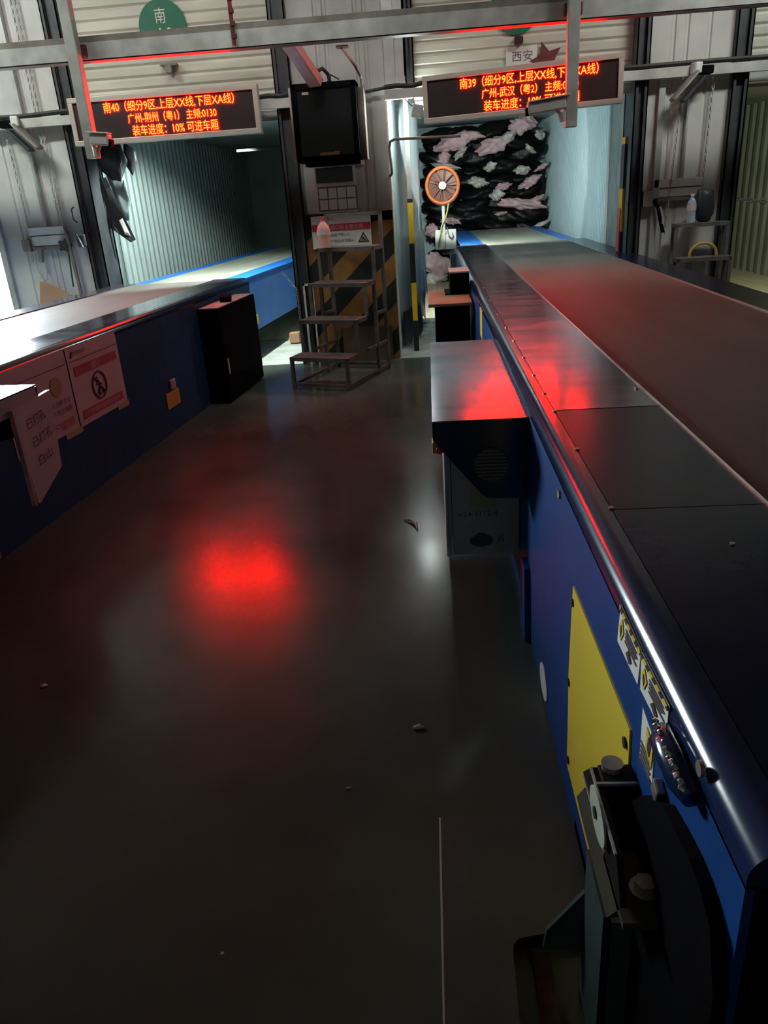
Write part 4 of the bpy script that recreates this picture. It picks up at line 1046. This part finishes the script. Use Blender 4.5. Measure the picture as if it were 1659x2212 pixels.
hang_chain('hoist chain on the right side of the right pier', [(2.68, 8.15, 2.45), (2.66, 8.15, 1.5)])
pd = MB().tube([(-4.10, 8.15, 1.35), (-4.11, 8.14, 1.15), (-4.06, 8.13, 1.02), (-4.02, 8.13, 1.04), (-4.01, 8.14, 1.18)], .007, 6).build('pendant_cable', M['galv_dull'], origin=(-4.05, 8.14, 1.0))
tag(pd, 'thin looped pendant cable hanging on the left pier', 'cable')
tag(MB().obox((-4.03, 8.12, 1.28), (.05, .05, .14), (0, .15, 0), .01).build('pendant_switch', M['grime'], origin=(-4.03, 8.12, 1.2)), 'small grey pendant switch on the left pier below the winch box', 'switch')
lv = thing('crank_lever', 'dark crank lever with a chain wheel on the left pier beside the winch box', 'lever', (-3.72, 8.1, 1.3))
MB().cyl((-3.75, 8.18, 1.36), (-3.75, 8.10, 1.36), .05, 12).build('wheel', M['track'], lv)
for k in range(5):
    a = 2 * PI * k / 5
    MB().obox((-3.75 + .06 * math.cos(a), 8.12, 1.36 + .06 * math.sin(a)), (.022, .03, .022), (0, a, 0)).build('spoke_knob', M['track'], lv)
MB().tube([(-3.71, 8.12, 1.50), (-3.70, 8.12, 1.28), (-3.685, 8.12, .85)], .020, 8).build('rod', M['grime'], lv)
MB().tube([(-3.72, 8.10, 1.28), (-3.745, 8.10, .95)], .008, 6).build('rod', M['track'], lv)
lv = thing('crank_lever', 'short bent black crank lever on the right pier below the winch box', 'lever', (2.26, 8.1, 1.2))
MB().box(2.10, 2.19, 8.1, 8.2, 1.36, 1.50, .008).build('base', M['grime'], lv)
MB().tube([(2.20, 8.1, 1.42), (2.24, 8.08, 1.34), (2.27, 8.08, 1.22), (2.30, 8.08, 1.12)], .018, 8).build('arm', M['black'], lv)
MB().tube([(2.25, 8.06, 1.36), (2.28, 8.05, 1.27), (2.285, 8.05, 1.2)], .010, 6).build('chain_end', M['galv'], lv)
tag(MB().obox((-3.55, 8.10, 1.40), (.09, .10, .13), (0, 0, .2), .02).tube([(-3.58, 8.06, 1.46), (-3.55, 8.04, 1.40), (-3.53, 8.04, 1.33)], .012, 6).build('door_lock', M['track'], origin=(-3.55, 8.1, 1.33)), 'dark door lock casing on the track beside the left dock', 'lock')
tag(MB().tube([(-3.565, 8.10, 1.72), (-3.585, 8.08, 1.70), (-3.585, 8.08, 1.60), (-3.56, 8.10, 1.57)], .007, 6).build('pull_handle', M['track'], origin=(-3.57, 8.09, 1.57)), 'small wire pull handle above the lock on the left door track', 'handle')
cs = MB().prism([(-4.17, 8.07, .62), (-3.66, 8.07, .62), (-3.67, 8.09, .80), (-4.05, 8.09, 1.02), (-4.09, 8.09, 1.02)], (0, .012, 0)).build('cardboard_sheet', M['card'], origin=(-3.95, 8.08, .6))
tag(cs, 'brown cardboard sheet with a slanted top on the left pier behind the conveyor', 'cardboard')
vt = lambda x0, x1, z0, z1, nm, lab: tag(MB().box(x0, x1, 8.14, 8.2, z0, z1, .004).build(nm, M['galv'], origin=((x0 + x1) / 2, 8.17, z0)), lab, 'rod')
vt(-3.935, -3.905, 1.56, 3.6, 'guide_rod', 'vertical guide rod down the middle of the left pier')
vt(2.455, 2.475, 1.60, 2.42, 'guide_rod', 'vertical guide rod down the middle of the right pier')
vt(2.19, 2.25, .0, 2.45, 'cover_strip', 'pale vertical cover strip on the left of the right pier')

# ------------------------------------------------------------------ right steps with bottle, bag and hose
rst = thing('work_steps', 'dark steel work steps against the right pier behind the conveyor', 'steps', (2.57, 7.35, 0), math.radians(-4), local=True)
stepped_stool(rst, 4, .50, .17, .30, .0, m=M['stool'])
bt = thing('water_bottle', 'clear water bottle standing on the right work steps beside the black bag', 'bottle', (2.50, 7.90, 1.2), 0, local=True)
bottle(bt, .26, .042, M['bottle'], M['white'])
bg_ = MB(); bg_.bm.free(); bg_.bm = bmesh.new(); bg_.bm.from_mesh(blob_mesh(77, .085, .08, .15, .06, 3.2))
for v in bg_.bm.verts: v.co += Vector((2.625, 7.93, 1.352))
tag(bg_.build('black_bag', M['tarp_dark'], origin=(2.625, 7.93, 1.2), smooth=True), 'upright black bag on the right work steps', 'bag')
hs = [(2.61 + .125 * math.cos(a), 7.80, .915 + .105 * math.sin(a)) for a in [PI * 1.2 * k / 18 - .1 for k in range(19)]]
tag(MB().tube(hs, .014, 8).build('yellow_hose', M['dark_yellow'], origin=(2.61, 7.8, .9), smooth=True), 'yellow hoop of hose on a lower tread of the right steps', 'hose')
tag(polyline_chain([(2.985, 8.25, 1.385), (3.2, 8.25, 1.35), (3.45, 8.25, 1.33), (4.2, 8.25, 1.36)], .011, .06).build('barrier_chain', M['white'], origin=(3.0, 8.25, 1.38)), 'white plastic barrier chain across the far right dock', 'chain')
tag(MB().box(2.86, 2.92, 8.08, 8.12, 1.11, 1.17).build('orange_tag', M['dark_yellow'], origin=(2.89, 8.1, 1.1)), 'small orange tag on the dark track of the far right dock', 'tag')

# ------------------------------------------------------------------ floor plate by the camera and litter
pl = [(-.028, 1.61), (.330, 1.61), (.330, 1.275), (.162, 1.245), (.145, 1.24), (.132, 1.225), (.129, 1.20), (.118, .5), (-.030, .5)]
fp = MB().prism([(x, y, .038) for x, y in pl], (0, 0, .012)).build('floor_plate', M['plate'], origin=(.1, 1.2, 0))
tag(fp, 'dark steel plate with a rounded cutout on the floor at the conveyor end', 'plate')
MB().box(-.033, -.028, .5, 1.61, .0, .050).build('bright_edge', M['galv'], fp)
MB().box(-.028, .33, 1.605, 1.612, .0, .046).build('front_lip', M['plate'], fp)
tag(MB().box(.175, .215, .5, 1.24, 0, .02).build('rusty_bar', M['rust'], origin=(.19, .9, 0)), 'rusty flat bar seen in the cutout of the floor plate', 'bar')
def litter(x, y, s, m, lab, seed):
    me = blob_mesh(seed, s * .85, s * .6, s * .22, .3, 1.5, 16, 8); me.materials.append(m)
    o = bpy.data.objects.new('litter_scrap', me); COL.objects.link(o); o.location = (x, y, s * .22)
    tag(o, lab, 'litter', 'scraps of litter on the floor')
litter(-.095, 2.053, .022, M['tape'], 'crumpled pale scrap on the floor left of the yellow cover', 1)
litter(-1.529, 2.338, .018, M['cream'], 'thin pale scrap on the floor at the left edge', 2)
litter(-.306, 1.779, .010, M['card'], 'tiny brown scrap on the dark floor in front', 3)
litter(-.558, 1.238, .006, M['cream'], 'tiny speck of litter on the nearest part of the floor', 4)
tag(MB().tube([(-.19, 3.79, .006), (-.15, 3.765, .012), (-.125, 3.72, .014), (-.118, 3.66, .006)], [.004, .008, .008, .004], 6).build('film_strip', M['cream'], origin=(-.15, 3.74, 0)), 'thin curved strip of film on the floor beside the grey cabinet', 'litter')
litter(-.02, 8.62, .045, M['cream'], 'white rag on the dock floor left of the black steel box', 6)

for o in bpy.data.objects:
    for k in ('_org', '_local'):
        if k in o: del o[k]
